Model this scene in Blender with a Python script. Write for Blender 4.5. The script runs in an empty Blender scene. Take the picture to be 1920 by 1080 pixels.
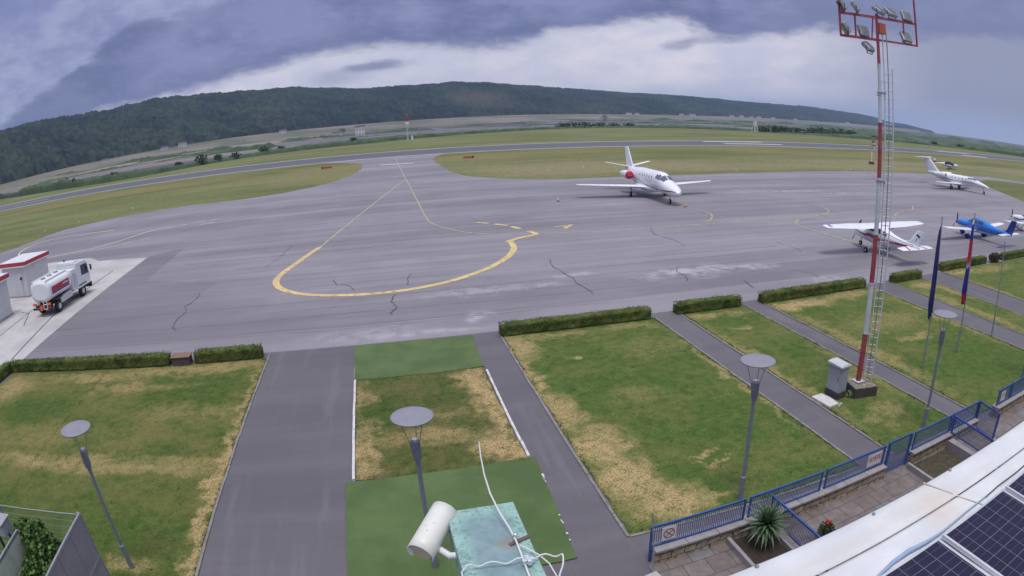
import bpy, bmesh, math, random
from mathutils import Vector, Matrix, noise
rnd = random.Random(11)
sc = bpy.context.scene
COL = sc.collection
PI = math.pi
R = math.radians

# ------------------------------------------------------------------ object helpers
def tag(o, label=None, cat=None, group=None, kind=None):
    if label: o['label'] = label
    if cat: o['category'] = cat
    if group: o['group'] = group
    if kind: o['kind'] = kind
    return o

def thing(name, label, cat, loc=(0, 0, 0), rotz=0.0, group=None):
    o = bpy.data.objects.new(name, None)
    o.empty_display_size = 0.2
    COL.objects.link(o)
    o.location = loc
    o.rotation_euler = (0, 0, rotz)
    return tag(o, label, cat, group)

def copy_tree(o, parent=None):
    c = o.copy()
    COL.objects.link(c)
    if parent: c.parent = parent
    for ch in list(o.children):
        copy_tree(ch, c)
    return c

class MB:
    """collects shapes and links them as one mesh object"""
    def __init__(s):
        s.v = []; s.f = []; s.sm = []; s.mi = []; s.cm = 0
    def add(s, vs, fs, smooth=False):
        b = len(s.v)
        s.v += [tuple(p) for p in vs]
        for f in fs:
            s.f.append([i + b for i in f]); s.sm.append(smooth); s.mi.append(s.cm)
        return s
    def box(s, c, d, rz=0.0, M=None):
        x, y, z = d[0] / 2, d[1] / 2, d[2] / 2
        m = Matrix.Translation(c) @ Matrix.Rotation(rz, 4, 'Z')
        if M is not None: m = Matrix.Translation(c) @ M
        vs = [m @ Vector(p) for p in ((-x, -y, -z), (x, -y, -z), (x, y, -z), (-x, y, -z), (-x, -y, z), (x, -y, z), (x, y, z), (-x, y, z))]
        return s.add(vs, [(0, 3, 2, 1), (4, 5, 6, 7), (0, 1, 5, 4), (1, 2, 6, 5), (2, 3, 7, 6), (3, 0, 4, 7)])
    def bar(s, a, b, w, h=None):
        """rectangular bar from a to b"""
        a = Vector(a); b = Vector(b); h = h or w
        d = b - a; L = d.length
        q = d.to_track_quat('Y', 'Z').to_matrix().to_4x4()
        return s.box((a + b) / 2, (w, L, h), M=q)
    def tube(s, path, rad, seg=8, caps=True, smooth=True):
        P = [Vector(p) for p in path]; n = len(P)
        rr = rad if isinstance(rad, (list, tuple)) else [rad] * n
        vs = []; up = Vector((0, 0, 1)); prev = None
        for i in range(n):
            t = (P[min(i + 1, n - 1)] - P[max(i - 1, 0)]).normalized()
            if prev is None:
                a = t.cross(up if abs(t.z) < .95 else Vector((1, 0, 0))).normalized()
            else:
                a = (prev - t * prev.dot(t)).normalized()
            prev = a; b = t.cross(a)
            for k in range(seg):
                th = 2 * PI * k / seg
                vs.append(P[i] + (a * math.cos(th) + b * math.sin(th)) * rr[i])
        fs = []
        for i in range(n - 1):
            for k in range(seg):
                k2 = (k + 1) % seg
                fs.append((i * seg + k, i * seg + k2, (i + 1) * seg + k2, (i + 1) * seg + k))
        s.add(vs, fs, smooth)
        if caps:
            s.add(vs[:seg], [tuple(range(seg - 1, -1, -1))]); s.add(vs[-seg:], [tuple(range(seg))])
        return s
    def cyl(s, a, b, r0, r1=None, seg=16, smooth=True):
        return s.tube([a, b], [r0, r0 if r1 is None else r1], seg, True, smooth)
    def loft(s, rings, caps=True, smooth=True):
        n = len(rings[0]); vs = [p for r in rings for p in r]; fs = []
        for i in range(len(rings) - 1):
            for k in range(n):
                k2 = (k + 1) % n
                fs.append((i * n + k, i * n + k2, (i + 1) * n + k2, (i + 1) * n + k))
        s.add(vs, fs, smooth)
        if caps:
            s.add(rings[0], [tuple(range(n - 1, -1, -1))]); s.add(rings[-1], [tuple(range(n))])
        return s
    def grid(s, rows, smooth=True):
        n = len(rows[0]); vs = [p for r in rows for p in r]; fs = []
        for i in range(len(rows) - 1):
            for k in range(n - 1):
                fs.append((i * n + k, i * n + k + 1, (i + 1) * n + k + 1, (i + 1) * n + k))
        return s.add(vs, fs, smooth)
    def prism(s, poly, z0, z1):
        n = len(poly)
        vs = [(p[0], p[1], z0) for p in poly] + [(p[0], p[1], z1) for p in poly]
        fs = [tuple(range(n - 1, -1, -1)), tuple(range(n, 2 * n))]
        fs += [(i, (i + 1) % n, n + (i + 1) % n, n + i) for i in range(n)]
        return s.add(vs, fs)
    def sheet(s, poly, z):
        return s.add([(p[0], p[1], z) for p in poly], [tuple(range(len(poly)))])
    def ell(s, c, r, seg=16, ring=10, M=None):
        rows = []
        for i in range(ring + 1):
            ph = PI * i / ring - PI / 2
            row = []
            for k in range(seg + 1):
                th = 2 * PI * k / seg
                p = Vector((r[0] * math.cos(ph) * math.cos(th), r[1] * math.cos(ph) * math.sin(th), r[2] * math.sin(ph)))
                if M is not None: p = M @ p
                row.append(Vector(c) + p)
            rows.append(row)
        return s.grid(rows)
    def ribbon(s, pts, w, z):
        P = [Vector((p[0], p[1])) for p in pts]; n = len(P); L = []; Rr = []
        for i in range(n):
            t = (P[min(i + 1, n - 1)] - P[max(i - 1, 0)]).normalized()
            nn = Vector((-t.y, t.x)); ww = w[i] if isinstance(w, (list, tuple)) else w
            L.append((P[i].x + nn.x * ww / 2, P[i].y + nn.y * ww / 2, z)); Rr.append((P[i].x - nn.x * ww / 2, P[i].y - nn.y * ww / 2, z))
        return s.add(L + Rr, [(n + i, n + i + 1, i + 1, i) for i in range(n - 1)])
    def build(s, name, mat, parent=None, bevel=0.0, bseg=2):
        me = bpy.data.meshes.new(name)
        me.from_pydata(s.v, [], s.f)
        for m in (mat if isinstance(mat, (list, tuple)) else [mat]): me.materials.append(m)
        me.polygons.foreach_set('use_smooth', s.sm)
        me.polygons.foreach_set('material_index', s.mi)
        me.update()
        o = bpy.data.objects.new(name, me)
        COL.objects.link(o)
        if parent: o.parent = parent
        if bevel:
            b = o.modifiers.new('bevel', 'BEVEL'); b.width = bevel; b.segments = bseg; b.limit_method = 'ANGLE'; b.angle_limit = R(40)
        return o

def struct(name, mb, mat, label=None, **k):
    o = mb.build(name, mat, **k)
    return tag(o, label, None, None, 'structure')

def crom(pts, n=6):
    """smooth curve through 2-D points"""
    P = [Vector(p) for p in pts]; out = []
    for i in range(len(P) - 1):
        p0 = P[max(i - 1, 0)]; p1 = P[i]; p2 = P[i + 1]; p3 = P[min(i + 2, len(P) - 1)]
        for k in range(n):
            t = k / n
            out.append(.5 * ((2 * p1) + (p2 - p0) * t + (2 * p0 - 5 * p1 + 4 * p2 - p3) * t * t + (3 * p1 - p0 - 3 * p2 + p3) * t ** 3))
    out.append(P[-1])
    return out

def lerp_tab(tab, x):
    if x <= tab[0][0]: return tab[0][1]
    for a, b in zip(tab, tab[1:]):
        if x <= b[0]: return a[1] + (b[1] - a[1]) * (x - a[0]) / (b[0] - a[0])
    return tab[-1][1]

# ------------------------------------------------------------------ material helpers
def srgb(r, g, b):
    f = lambda c: (c / 255) / 12.92 if c / 255 <= .04045 else ((c / 255 + .055) / 1.055) ** 2.4
    return (f(r), f(g), f(b))

class NT:
    """short-hand for building a node tree"""
    def __init__(s, tree):
        s.t = tree; s.n = tree.nodes; s.l = tree.links
    def node(s, typ, ins=None, **props):
        nd = s.n.new(typ)
        for k, v in props.items(): setattr(nd, k, v)
        for k, v in (ins or {}).items(): s.set(nd.inputs[k], v)
        return nd
    def set(s, sock, v):
        if isinstance(v, bpy.types.NodeSocket): s.l.new(v, sock)
        elif isinstance(v, bpy.types.Node): s.l.new(v.outputs[0], sock)
        else:
            if sock.type == 'RGBA' and not hasattr(v, '__len__'): v = (v, v, v, 1)
            elif sock.type == 'RGBA' and len(v) == 3: v = (*v, 1)
            elif sock.type == 'VECTOR' and not hasattr(v, '__len__'): v = (v, v, v)
            sock.default_value = v
    def m(s, op, a, b=0.0, c=0.0, clamp=False):
        nd = s.node('ShaderNodeMath', {0: a, 1: b, 2: c}, operation=op, use_clamp=clamp); return nd.outputs[0]
    def vm(s, op, a, b=(0, 0, 0)):
        nd = s.node('ShaderNodeVectorMath', {0: a, 1: b}, operation=op)
        return nd.outputs['Value'] if op in ('LENGTH', 'DOT_PRODUCT', 'DISTANCE') else nd.outputs[0]
    def mix(s, f, a, b, typ='MIX'):
        nd = s.n.new('ShaderNodeMix'); nd.data_type = 'RGBA'; nd.blend_type = typ
        s.set(nd.inputs[0], f); s.set(nd.inputs[6], a); s.set(nd.inputs[7], b)
        return nd.outputs[2]
    def noise(s, vec, scale=1.0, detail=4.0, rough=.55, dist=0.0):
        nd = s.node('ShaderNodeTexNoise', {'Vector': vec, 'Scale': scale, 'Detail': detail, 'Roughness': rough, 'Distortion': dist})
        return nd.outputs['Fac']
    def step(s, x, a, b, lo=0.0, hi=1.0):
        nd = s.node('ShaderNodeMapRange', {'Value': x, 'From Min': a, 'From Max': b, 'To Min': lo, 'To Max': hi}, interpolation_type='SMOOTHSTEP', clamp=True)
        return nd.outputs[0]
    def pos(s):
        return s.n.new('ShaderNodeNewGeometry').outputs['Position']
    def obj(s):
        return s.n.new('ShaderNodeTexCoord').outputs['Object']
    def xyz(s, v):
        nd = s.node('ShaderNodeSeparateXYZ', {0: v}); return nd.outputs
    def comb(s, x, y, z=0.0):
        return s.node('ShaderNodeCombineXYZ', {0: x, 1: y, 2: z}).outputs[0]
    def blob(s, P, cx, cy, rx, ry, soft=.72):
        d = s.vm('LENGTH', s.vm('MULTIPLY', s.vm('SUBTRACT', P, (cx, cy, 0)), (1 / rx, 1 / ry, 0)))
        return s.step(d, 1 - soft, 1 + soft, 1, 0)
    def mx(s, *a):
        r = a[0]
        for b in a[1:]: r = s.m('MAXIMUM', r, b)
        return r
    def ramp(s, f, stops):
        nd = s.n.new('ShaderNodeValToRGB'); s.set(nd.inputs[0], f)
        e = nd.color_ramp.elements
        while len(e) < len(stops): e.new(0.5)
        for el, (p, c) in zip(e, stops): el.position = p; el.color = (*c, 1)
        return nd.outputs[0]

def newmat(name):
    m = bpy.data.materials.new(name); m.use_nodes = True
    t = NT(m.node_tree); t.n.clear()
    out = t.n.new('ShaderNodeOutputMaterial'); b = t.n.new('ShaderNodeBsdfPrincipled')
    t.l.new(b.outputs[0], out.inputs[0])
    return m, t, b

def mat(name, col, rough=.55, metal=0.0, var=.12, scale=6.0, bump=0.0, bscale=None, dirt=None, dirt_amt=.0, dscale=1.5, spec=None):
    """plain painted / metal / stone surface with slight mottling and optional dirt patches"""
    m, t, b = newmat(name)
    P = t.obj()
    n = t.noise(P, scale, 5, .6)
    f = t.step(n, .25, .75, 1 - var, 1 + var)
    c = t.mix(1.0, col, f, 'MULTIPLY')
    if dirt is not None:
        d = t.step(t.noise(P, dscale, 6, .65), .45, .75)
        c = t.mix(t.m('MULTIPLY', d, dirt_amt), c, dirt)
    t.set(b.inputs['Base Color'], c)
    t.set(b.inputs['Roughness'], t.step(n, .2, .8, max(0, rough - .06), min(1, rough + .06)))
    b.inputs['Metallic'].default_value = metal
    if spec is not None: b.inputs['Specular IOR Level'].default_value = spec
    if bump:
        bn = t.node('ShaderNodeBump', {'Height': t.noise(P, bscale or scale * 4, 4, .6), 'Strength': bump, 'Distance': .02})
        t.set(b.inputs['Normal'], bn.outputs[0])
    return m

M = {}
M['white'] = mat('white_paint', (.72, .73, .74), .35, var=.04, scale=2, dirt=(.45, .45, .46), dirt_amt=.25)
M['aircraft_white'] = mat('aircraft_white', (.76, .77, .79), .28, var=.02, scale=1.2, dirt=(.55, .56, .58), dirt_amt=.25, dscale=.8)
M['grey_white'] = mat('grey_white_panel', (.50, .51, .53), .5, var=.06, scale=2, dirt=(.3, .3, .3), dirt_amt=.35)
M['steel'] = mat('galvanised_steel', (.34, .35, .39), .45, .55, var=.12, scale=9)
M['pole_grey'] = mat('lamp_grey_paint', (.20, .215, .26), .5, .1, var=.1, scale=7)
M['disc_grey'] = mat('lamp_disc_grey', (.225, .225, .265), .55, .0, var=.06, scale=5)
M['red'] = mat('red_paint', (.42, .035, .055), .45, var=.12, scale=5)
M['mast_red'] = mat('faded_red_paint', (.33, .05, .07), .5, var=.16, scale=6, dirt=(.45, .2, .2), dirt_amt=.4)
M['mast_white'] = mat('mast_white_paint', (.55, .57, .60), .45, var=.08, scale=5, dirt=(.35, .35, .36), dirt_amt=.3)
M['orange'] = mat('orange_red_plastic', (.70, .10, .03), .45, var=.06)
M['marker_red'] = mat('faded_orange_red', (.42, .10, .06), .6)
M['amber'] = mat('amber_lens', (.8, .22, .02), .3, var=.05)
M['black'] = mat('black_rubber', (.014, .014, .017), .75, var=.2, scale=12)
M['dark'] = mat('dark_chassis', (.03, .032, .038), .6, var=.25, scale=5)
M['glass'] = mat('dark_glass', (.035, .042, .065), .08, var=.05, spec=.8)
M['navy'] = mat('navy_fabric', (.02, .022, .07), .8, var=.15)
M['fence_blue'] = mat('blue_fence_paint', (.022, .075, .30), .42, var=.14, scale=8, dirt=(.12, .16, .3), dirt_amt=.25)
M['fence_mesh'] = mat('blue_fence_bars', (.06, .11, .27), .5, var=.1, scale=8)
M['plane_blue'] = mat('blue_aircraft_paint', (.012, .13, .55), .22, var=.06, scale=2)
M['deep_blue'] = mat('deep_blue_paint', (.01, .03, .22), .3, var=.06)
M['purple'] = mat('purple_paint', (.13, .09, .3), .35, var=.06)
M['concrete'] = mat('concrete', (.30, .29, .275), .85, var=.14, scale=4, bump=.25, dirt=(.14, .13, .11), dirt_amt=.5)
M['kerb'] = mat('kerb_concrete', (.22, .205, .19), .9, var=.2, scale=5, bump=.2, dirt=(.10, .085, .055), dirt_amt=.7, dscale=2.2)
M['kerb_white'] = mat('white_painted_kerb', (.58, .565, .56), .7, var=.12, scale=8, dirt=(.25, .22, .18), dirt_amt=.6, dscale=3)
M['rust'] = mat('rusty_brown', (.16, .07, .045), .85, var=.25, scale=9)
M['wood_dark'] = mat('weathered_planks', (.075, .062, .055), .85, var=.35, scale=14, bump=.3)
M['soil'] = mat('planter_soil', (.045, .032, .024), .95, var=.4, scale=18, bump=.5)
M['chrome'] = mat('bright_metal', (.7, .7, .72), .25, .9, var=.05)
M['cable'] = mat('white_cable_sheath', (.62, .62, .60), .5, var=.06)
M['cctv'] = mat('cream_white_plastic', (.66, .66, .60), .42, var=.04, scale=3, dirt=(.5, .49, .42), dirt_amt=.35, dscale=5)
M['cream'] = mat('cream_face', (.5, .42, .32), .6, var=.08)
M['alu'] = mat('aluminium_frame', (.62, .64, .67), .35, .6, var=.06)
M['leaf'] = mat('agave_leaf', (.10, .155, .075), .5, var=.3, scale=10)
M['rose'] = mat('red_rose_petals', (.35, .015, .02), .6, var=.2)
M['sign_white'] = mat('sign_white', (.6, .57, .58), .5, var=.06, scale=12)
M['sign_dark'] = mat('sign_grey_red', (.20, .09, .10), .5, var=.1)
M['sign_pink'] = mat('sign_faded_red', (.42, .14, .17), .5, var=.1)
M['house_wall'] = mat('house_wall', (.66, .60, .58), .8, var=.08, scale=.5)
M['house_roof'] = mat('house_roof', (.09, .06, .055), .85, var=.2, scale=1)
M['trunk'] = mat('tree_bark', (.06, .045, .035), .9, var=.3, scale=6)
# ------------------------------------------------------------------ camera (wide security-camera lens with barrel distortion)
cam = bpy.data.objects.new('camera', bpy.data.cameras.new('camera'))
COL.objects.link(cam)
cd = cam.data
cd.type = 'PANO'
cd.panorama_type = 'FISHEYE_LENS_POLYNOMIAL'
cd.fisheye_fov = PI
cd.sensor_fit = 'HORIZONTAL'
cd.sensor_width = 19.2
cd.fisheye_polynomial_k0 = 0.0
cd.fisheye_polynomial_k1 = -0.0847768
cd.fisheye_polynomial_k2 = 0.0
cd.fisheye_polynomial_k3 = -3.14408e-05
cd.fisheye_polynomial_k4 = -2.31394e-06
cd.shift_x = -0.0410552
cd.shift_y = -0.0322972   # panoramic shift_y is in units of the frame height
cd.clip_start = 0.05
cd.clip_end = 20000
rot = ((0.96098961, 0.08625565, -0.26279065), (-0.27580966, 0.22778669, -0.93383203), (-0.02068808, 0.96988308, 0.24269078))
cam.matrix_world = Matrix.Translation((0, 0, 10)) @ Matrix(rot).to_4x4()
sc.camera = cam

# ------------------------------------------------------------------ light: overcast sky with broken cloud, soft sun
SUN_EL, SUN_AZ = R(74), R(200)          # azimuth clockwise from +Y
w = bpy.data.worlds.new('World'); sc.world = w; w.use_nodes = True
t = NT(w.node_tree); t.n.clear()
wo = t.n.new('ShaderNodeOutputWorld'); bg = t.n.new('ShaderNodeBackground'); t.l.new(bg.outputs[0], wo.inputs[0])
D = t.vm('NORMALIZE', t.n.new('ShaderNodeTexCoord').outputs['Generated'])
dx, dy, dz = t.xyz(D)
az = t.m('MULTIPLY', t.m('ARCTAN2', dx, dy), 180 / PI)
el = t.m('MULTIPLY', t.m('ARCSINE', dz), 180 / PI)
Dn = t.vm('MULTIPLY', D, (1, 1, 2.2))
n1 = t.noise(Dn, 5.5, 6, .55)
n2 = t.noise(Dn, 14.0, 7, .6)
n3 = t.noise(t.vm('ADD', Dn, (3.1, 1.7, .4)), 2.6, 4, .5)
n4 = t.noise(t.vm('ADD', t.vm('MULTIPLY', D, (1, 1, 3.2)), (7.1, .7, 2.4)), 34.0, 5, .6)
def fcurve(pts, x, lo=-60., hi=80., vmax=20.):
    nd = t.n.new('ShaderNodeFloatCurve'); c = nd.mapping.curves[0]
    P = [((a - lo) / (hi - lo), v / vmax) for a, v in pts]
    c.points[0].location = P[0]; c.points[1].location = P[-1]
    for p in P[1:-1]: c.points.new(*p)
    for p in c.points: p.handle_type = 'AUTO_CLAMPED'
    nd.mapping.use_clip = False; nd.mapping.update()
    t.set(nd.inputs['Value'], t.m('DIVIDE', t.m('SUBTRACT', x, lo), hi - lo))
    return t.m('MULTIPLY', nd.outputs[0], vmax)
azw = t.m('ADD', az, t.m('MULTIPLY', t.m('SUBTRACT', n1, .5), 9.0))
low = fcurve([(-60, 3.), (-37.6, 3.9), (-31.7, 3.6), (-26, 3.9), (-22.3, 4.4), (-18, 4.7), (-13.9, 5.4), (-9.3, 6.1), (-3.3, 6.9), (2.6, 6.7), (7, 6.6), (12.3, 6.5), (15.3, 7.7), (19.6, 8.1), (23.5, 8.5), (26.4, 8.6), (28.8, 7.7), (32.7, 7.2), (36.7, 7.9), (41.8, 8.4), (46.4, 8.4), (51.6, 8.6), (60, 9.2), (80, 8.)], azw)
up = fcurve([(-60, 4.), (-38, 4.6), (-36.4, 5.), (-34, 5.9), (-31.2, 7.5), (-28.4, 9.2), (-26.2, 10.3), (-23, 11.4), (-19.3, 11.8), (-15.6, 12.2), (-8, 13.), (0, 14.5), (12, 16.), (30, 17.), (80, 18.)], azw)
wob = t.m('ADD', t.m('ADD', t.m('MULTIPLY', t.m('SUBTRACT', n1, .5), 2.8), t.m('MULTIPLY', t.m('SUBTRACT', n2, .5), 2.3)), t.m('MULTIPLY', t.m('SUBTRACT', n4, .5), 1.1))
d1 = t.m('ADD', t.m('SUBTRACT', el, low), wob)
d2 = t.m('ADD', t.m('SUBTRACT', el, up), t.m('MULTIPLY', wob, .9))
dark = t.step(d1, -.7, .9)
lift = t.step(d2, -.35, .8)
# colours (linear, as the camera records them)
bright = t.mix(t.step(n2, .3, .7), srgb(206, 206, 226), srgb(228, 224, 235))
bright = t.mix(t.m('MULTIPLY', t.step(n3, .45, .65), .35), bright, srgb(180, 186, 214))
bright = t.mix(t.step(az, 34., 54.), bright, srgb(150, 156, 182))
bright = t.mix(t.m('MULTIPLY', t.step(el, 3.5, 0.), t.step(az, 8., 34.)), bright, srgb(178, 184, 212))
bright = t.mix(t.step(az, -33., -39.), bright, srgb(168, 170, 204))
darkc = t.mix(t.step(n1, .36, .62), srgb(108, 116, 160), srgb(134, 140, 182))
darkc = t.mix(t.m('MULTIPLY', t.step(n2, .47, .68), .45), darkc, srgb(148, 154, 194))
darkc = t.mix(t.m('MULTIPLY', t.step(n4, .45, .7), .3), darkc, srgb(144, 150, 190))
darkc = t.mix(t.m('MULTIPLY', t.step(d1, 3.0, 0.2), .55), darkc, srgb(102, 110, 154))
darkc = t.mix(t.m('MULTIPLY', t.step(az, -18., -33.), .45), darkc, srgb(102, 112, 148))
darkc = t.mix(t.m('MULTIPLY', t.step(az, 28., 46.), .6), darkc, srgb(128, 136, 172))
upper = t.mix(t.step(n2, .3, .7), srgb(140, 147, 190), srgb(170, 176, 212))
upper = t.mix(t.m('MULTIPLY', t.step(az, -28., -40.), t.step(el, 11., 15.)), upper, srgb(126, 135, 184))
c = t.mix(dark, bright, darkc)
c = t.mix(t.m('MULTIPLY', lift, .85), c, upper)
# small detached scraps of dark cloud below the main deck
for (ca, ce, ra, re_, s) in ((-1.4, 5.35, 3.6, .55, .75), (-4.4, 4.5, 3.2, .8, .38), (28.4, 6.6, 1.5, .7, .55), (31, 7.1, 3.5, .5, .35)):
    q = t.comb(t.m('DIVIDE', t.m('SUBTRACT', azw, ca), ra), t.m('DIVIDE', t.m('ADD', t.m('SUBTRACT', el, ce), t.m('MULTIPLY', t.m('SUBTRACT', n2, .5), .9)), re_))
    c = t.mix(t.m('MULTIPLY', t.step(t.vm('LENGTH', q), .3, 1.25, 1, 0), s), c, srgb(112, 118, 160))
# overcast sky is brighter overhead than near the horizon; dull below the horizon
gain = t.m('ADD', 1.0, t.step(el, 15., 62., 0., 2.5))
grey = t.n.new('ShaderNodeRGBToBW'); t.set(grey.inputs[0], c)
c = t.mix(t.step(el, 15., 45., 0., .72), c, grey.outputs[0])
c = t.mix(1.0, c, t.comb(gain, gain, gain), 'MULTIPLY')
sky = t.n.new('ShaderNodeTexSky'); sky.sky_type = 'NISHITA'; sky.sun_disc = False
sky.sun_elevation = SUN_EL; sky.sun_rotation = SUN_AZ; sky.air_density = 1.5; sky.dust_density = 2.5
skyc = t.mix(1.0, sky, 0.10, 'MULTIPLY')
c = t.mix(t.step(el, 14., 40., 0.04, .12), c, skyc)
t.set(bg.inputs[0], c); bg.inputs[1].default_value = 1.0

sun = bpy.data.objects.new('sun', bpy.data.lights.new('sun', 'SUN')); COL.objects.link(sun)
sun.data.energy = 1.9; sun.data.angle = R(18); sun.data.color = (1, .96, .9)
sd = Vector((math.sin(SUN_AZ) * math.cos(SUN_EL), math.cos(SUN_AZ) * math.cos(SUN_EL), math.sin(SUN_EL)))
sun.rotation_euler = sd.to_track_quat('Z', 'Y').to_euler()

vs = sc.view_settings
vs.view_transform = 'Standard'; vs.look = 'None'; vs.gamma = 1; vs.use_curve_mapping = False; vs.exposure = 0.0
sc.cycles.use_denoising = True
sc.cycles.max_bounces = 6; sc.cycles.volume_bounces = 0; sc.cycles.transparent_max_bounces = 8
try: sc.cycles.denoiser = 'OPENIMAGEDENOISE'
except Exception: pass

# ------------------------------------------------------------------ ground materials
def asphalt(name, c0, c1, seams=True, rough=.8):
    m, t, b = newmat(name)
    P = t.pos(); x, y, z = t.xyz(P)
    stretch = t.vm('MULTIPLY', P, (.045, .55, 1))
    s1 = t.noise(stretch, 1.0, 5, .6)
    s2 = t.noise(P, .11, 4, .6)
    s3 = t.noise(P, 28, 3, .7)
    f = t.m('ADD', t.m('MULTIPLY', s1, .55), t.m('MULTIPLY', s2, .45))
    c = t.mix(t.step(f, .36, .66), c0, c1)
    if seams:
        yy = t.m('ADD', y, t.m('MULTIPLY', t.noise(P, .22, 3, .6), .5))
        fr = t.m('FRACT', t.m('DIVIDE', yy, 3.65))
        dd = t.m('ABSOLUTE', t.m('SUBTRACT', fr, .5))
        k = t.m('MULTIPLY', t.step(dd, .0, .035, 1, 0), t.step(t.noise(t.vm('MULTIPLY', P, (.05, .3, 1)), 1, 4, .6), .38, .62))
        c = t.mix(t.m('MULTIPLY', k, .62), c, tuple(v * .55 for v in c0))
        # every lane was laid with a slightly different mix
        lane = t.node('ShaderNodeTexWhiteNoise', {'Vector': t.comb(0.0, t.m('FLOOR', t.m('SUBTRACT', t.m('DIVIDE', yy, 3.65), .5)), 0.0)}, noise_dimensions='3D').outputs['Value']
        c = t.mix(1.0, c, t.step(lane, 0, 1, .86, 1.10), 'MULTIPLY')
    c = t.mix(1.0, c, t.step(s3, .2, .8, .9, 1.1), 'MULTIPLY')
    return m, t, b, c, P

# apron: old sun-bleached asphalt with pale scaled patches
m, t, b, c, P = asphalt('apron_asphalt', (.186, .173, .194), (.246, .230, .255))
Pd = t.vm('ADD', P, t.vm('MULTIPLY', t.vm('SUBTRACT', t.node('ShaderNodeTexNoise', {'Vector': P, 'Scale': .55, 'Detail': 5}).outputs['Color'], (.5, .5, .5)), (5., 2.2, 0)))
pale = t.mx(*[t.m('MULTIPLY', t.blob(Pd, *q[:4]), q[4]) for q in ((19.5, 34.8, 3.4, 1.2, .75), (23.5, 34.4, 2.2, .7, .6), (5.5, 35.0, 3.2, .9, .45), (9.0, 34.8, 1.6, .5, .5), (-1.2, 29.2, 2.6, .9, .35), (1.8, 28.6, 2.4, .5, .5), (4.5, 30.6, .7, .6, .6), (47.5, 71, 4.5, 1.6, .4), (55, 70, 5, .9, .5), (62, 66.5, 4, .8, .45), (27, 29.6, 1.5, .7, .4), (72, 72, 5, 1, .35), (12, 36.5, 1.3, .4, .5))])
c = t.mix(t.m('MULTIPLY', pale, t.step(t.noise(P, 1.1, 5, .65), .36, .60)), c, (.42, .405, .44))
stain = t.step(t.noise(t.vm('MULTIPLY', P, (.12, .35, 1)), 1, 5, .6), .58, .78)
c = t.mix(t.m('MULTIPLY', stain, .5), c, (.125, .115, .14))
dk = t.mx(*[t.m('MULTIPLY', t.blob(Pd, *q[:4]), q[4]) for q in ((-26, 47, 5, 9, .6), (-35, 62, 14, 3.5, .6), (-18.5, 36, 7, 9, .9), (-13, 30, 6, 4, .4), (-48, 70, 10, 8, .45))])
c = t.mix(t.m('MULTIPLY', dk, .75), c, (.150, .140, .158))
t.set(b.inputs['Base Color'], c); b.inputs['Roughness'].default_value = .7
b.inputs['Specular IOR Level'].default_value = .35
t.set(b.inputs['Normal'], t.node('ShaderNodeBump', {'Height': t.noise(P, 35, 3, .6), 'Strength': .25, 'Distance': .01}).outputs[0])
M['apron'] = m
# newer patch of asphalt
m, t, b, c, P = asphalt('patched_asphalt', (.148, .138, .156), (.176, .163, .184))
t.set(b.inputs['Base Color'], c); b.inputs['Roughness'].default_value = .8; M['patch'] = m
# path asphalt
m, t, b, c, P = asphalt('path_asphalt', (.100, .092, .106), (.132, .121, .137), seams=False)
c = t.mix(t.m('MULTIPLY', t.step(t.noise(t.vm('MULTIPLY', P, (1.6, .15, 1)), 1, 4, .6), .5, .72), .35), c, (.185, .172, .188))
c = t.mix(t.m('MULTIPLY', t.step(t.noise(P, 2.4, 6, .7), .66, .74), .45), c, (.20, .185, .19))
t.set(b.inputs['Base Color'], c); b.inputs['Roughness'].default_value = .82
t.set(b.inputs['Normal'], t.node('ShaderNodeBump', {'Height': t.noise(P, 60, 3, .6), 'Strength': .3, 'Distance': .01}).outputs[0])
M['path'] = m
# runway
m, t, b, c, P = asphalt('runway_asphalt', (.088, .086, .106), (.115, .111, .132), seams=False)
x, y, z = t.xyz(P)
rub = t.m('MULTIPLY', t.step(t.m('ABSOLUTE', t.m('SUBTRACT', y, 202.)), 4., 14., 1, 0), .35)
c = t.mix(rub, c, (.07, .068, .082))
t.set(b.inputs['Base Color'], c); b.inputs['Roughness'].default_value = .75; M['runway'] = m
# concrete pad
m, t, b = newmat('pad_concrete'); P = t.pos(); x, y, z = t.xyz(P)
c = t.mix(t.step(t.noise(P, .35, 6, .6), .35, .65), (.37, .355, .355), (.46, .445, .43))
fx = t.m('ABSOLUTE', t.m('SUBTRACT', t.m('FRACT', t.m('DIVIDE', t.m('ADD', x, 26.3), 5.0)), .0))
c = t.mix(t.m('MULTIPLY', t.step(t.noise(P, 1.5, 5, .6), .55, .75), .3), c, (.2, .19, .19))
t.set(b.inputs['Base Color'], c); b.inputs['Roughness'].default_value = .85; M['pad'] = m
def paintmat(name, col, wear, under=(.18, .168, .195), sc_=2.2):
    m, t, b = newmat(name); P = t.pos()
    n = t.noise(P, sc_, 6, .7)
    c = t.mix(t.step(n, wear - .07, wear + .09), under, col)
    c = t.mix(1.0, c, t.step(t.noise(P, .5, 3), .3, .7, .86, 1.08), 'MULTIPLY')
    t.set(b.inputs['Base Color'], c); b.inputs['Roughness'].default_value = .6
    return m
M['yellow'] = paintmat('yellow_marking_paint', (.62, .475, .19), .40)
M['yellow_worn'] = paintmat('worn_yellow_paint', (.44, .37, .20), .44)
M['pale_paint'] = paintmat('worn_pale_paint', (.54, .49, .42), .35)
M['ochre'] = paintmat('worn_ochre_paint', (.55, .46, .31), .28)
M['pink_paint'] = paintmat('worn_pinkish_paint', (.42, .32, .30), .42)
M['white_line'] = paintmat('white_runway_paint', (.62, .62, .64), .28)
M['edge_line'] = paintmat('runway_edge_paint', (.56, .55, .52), .30)
M['crack'] = mat('tar_crack', (.085, .081, .098), .8, var=.2)
M['seam'] = mat('tar_seam', (.108, .102, .122), .8, var=.2)

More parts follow.
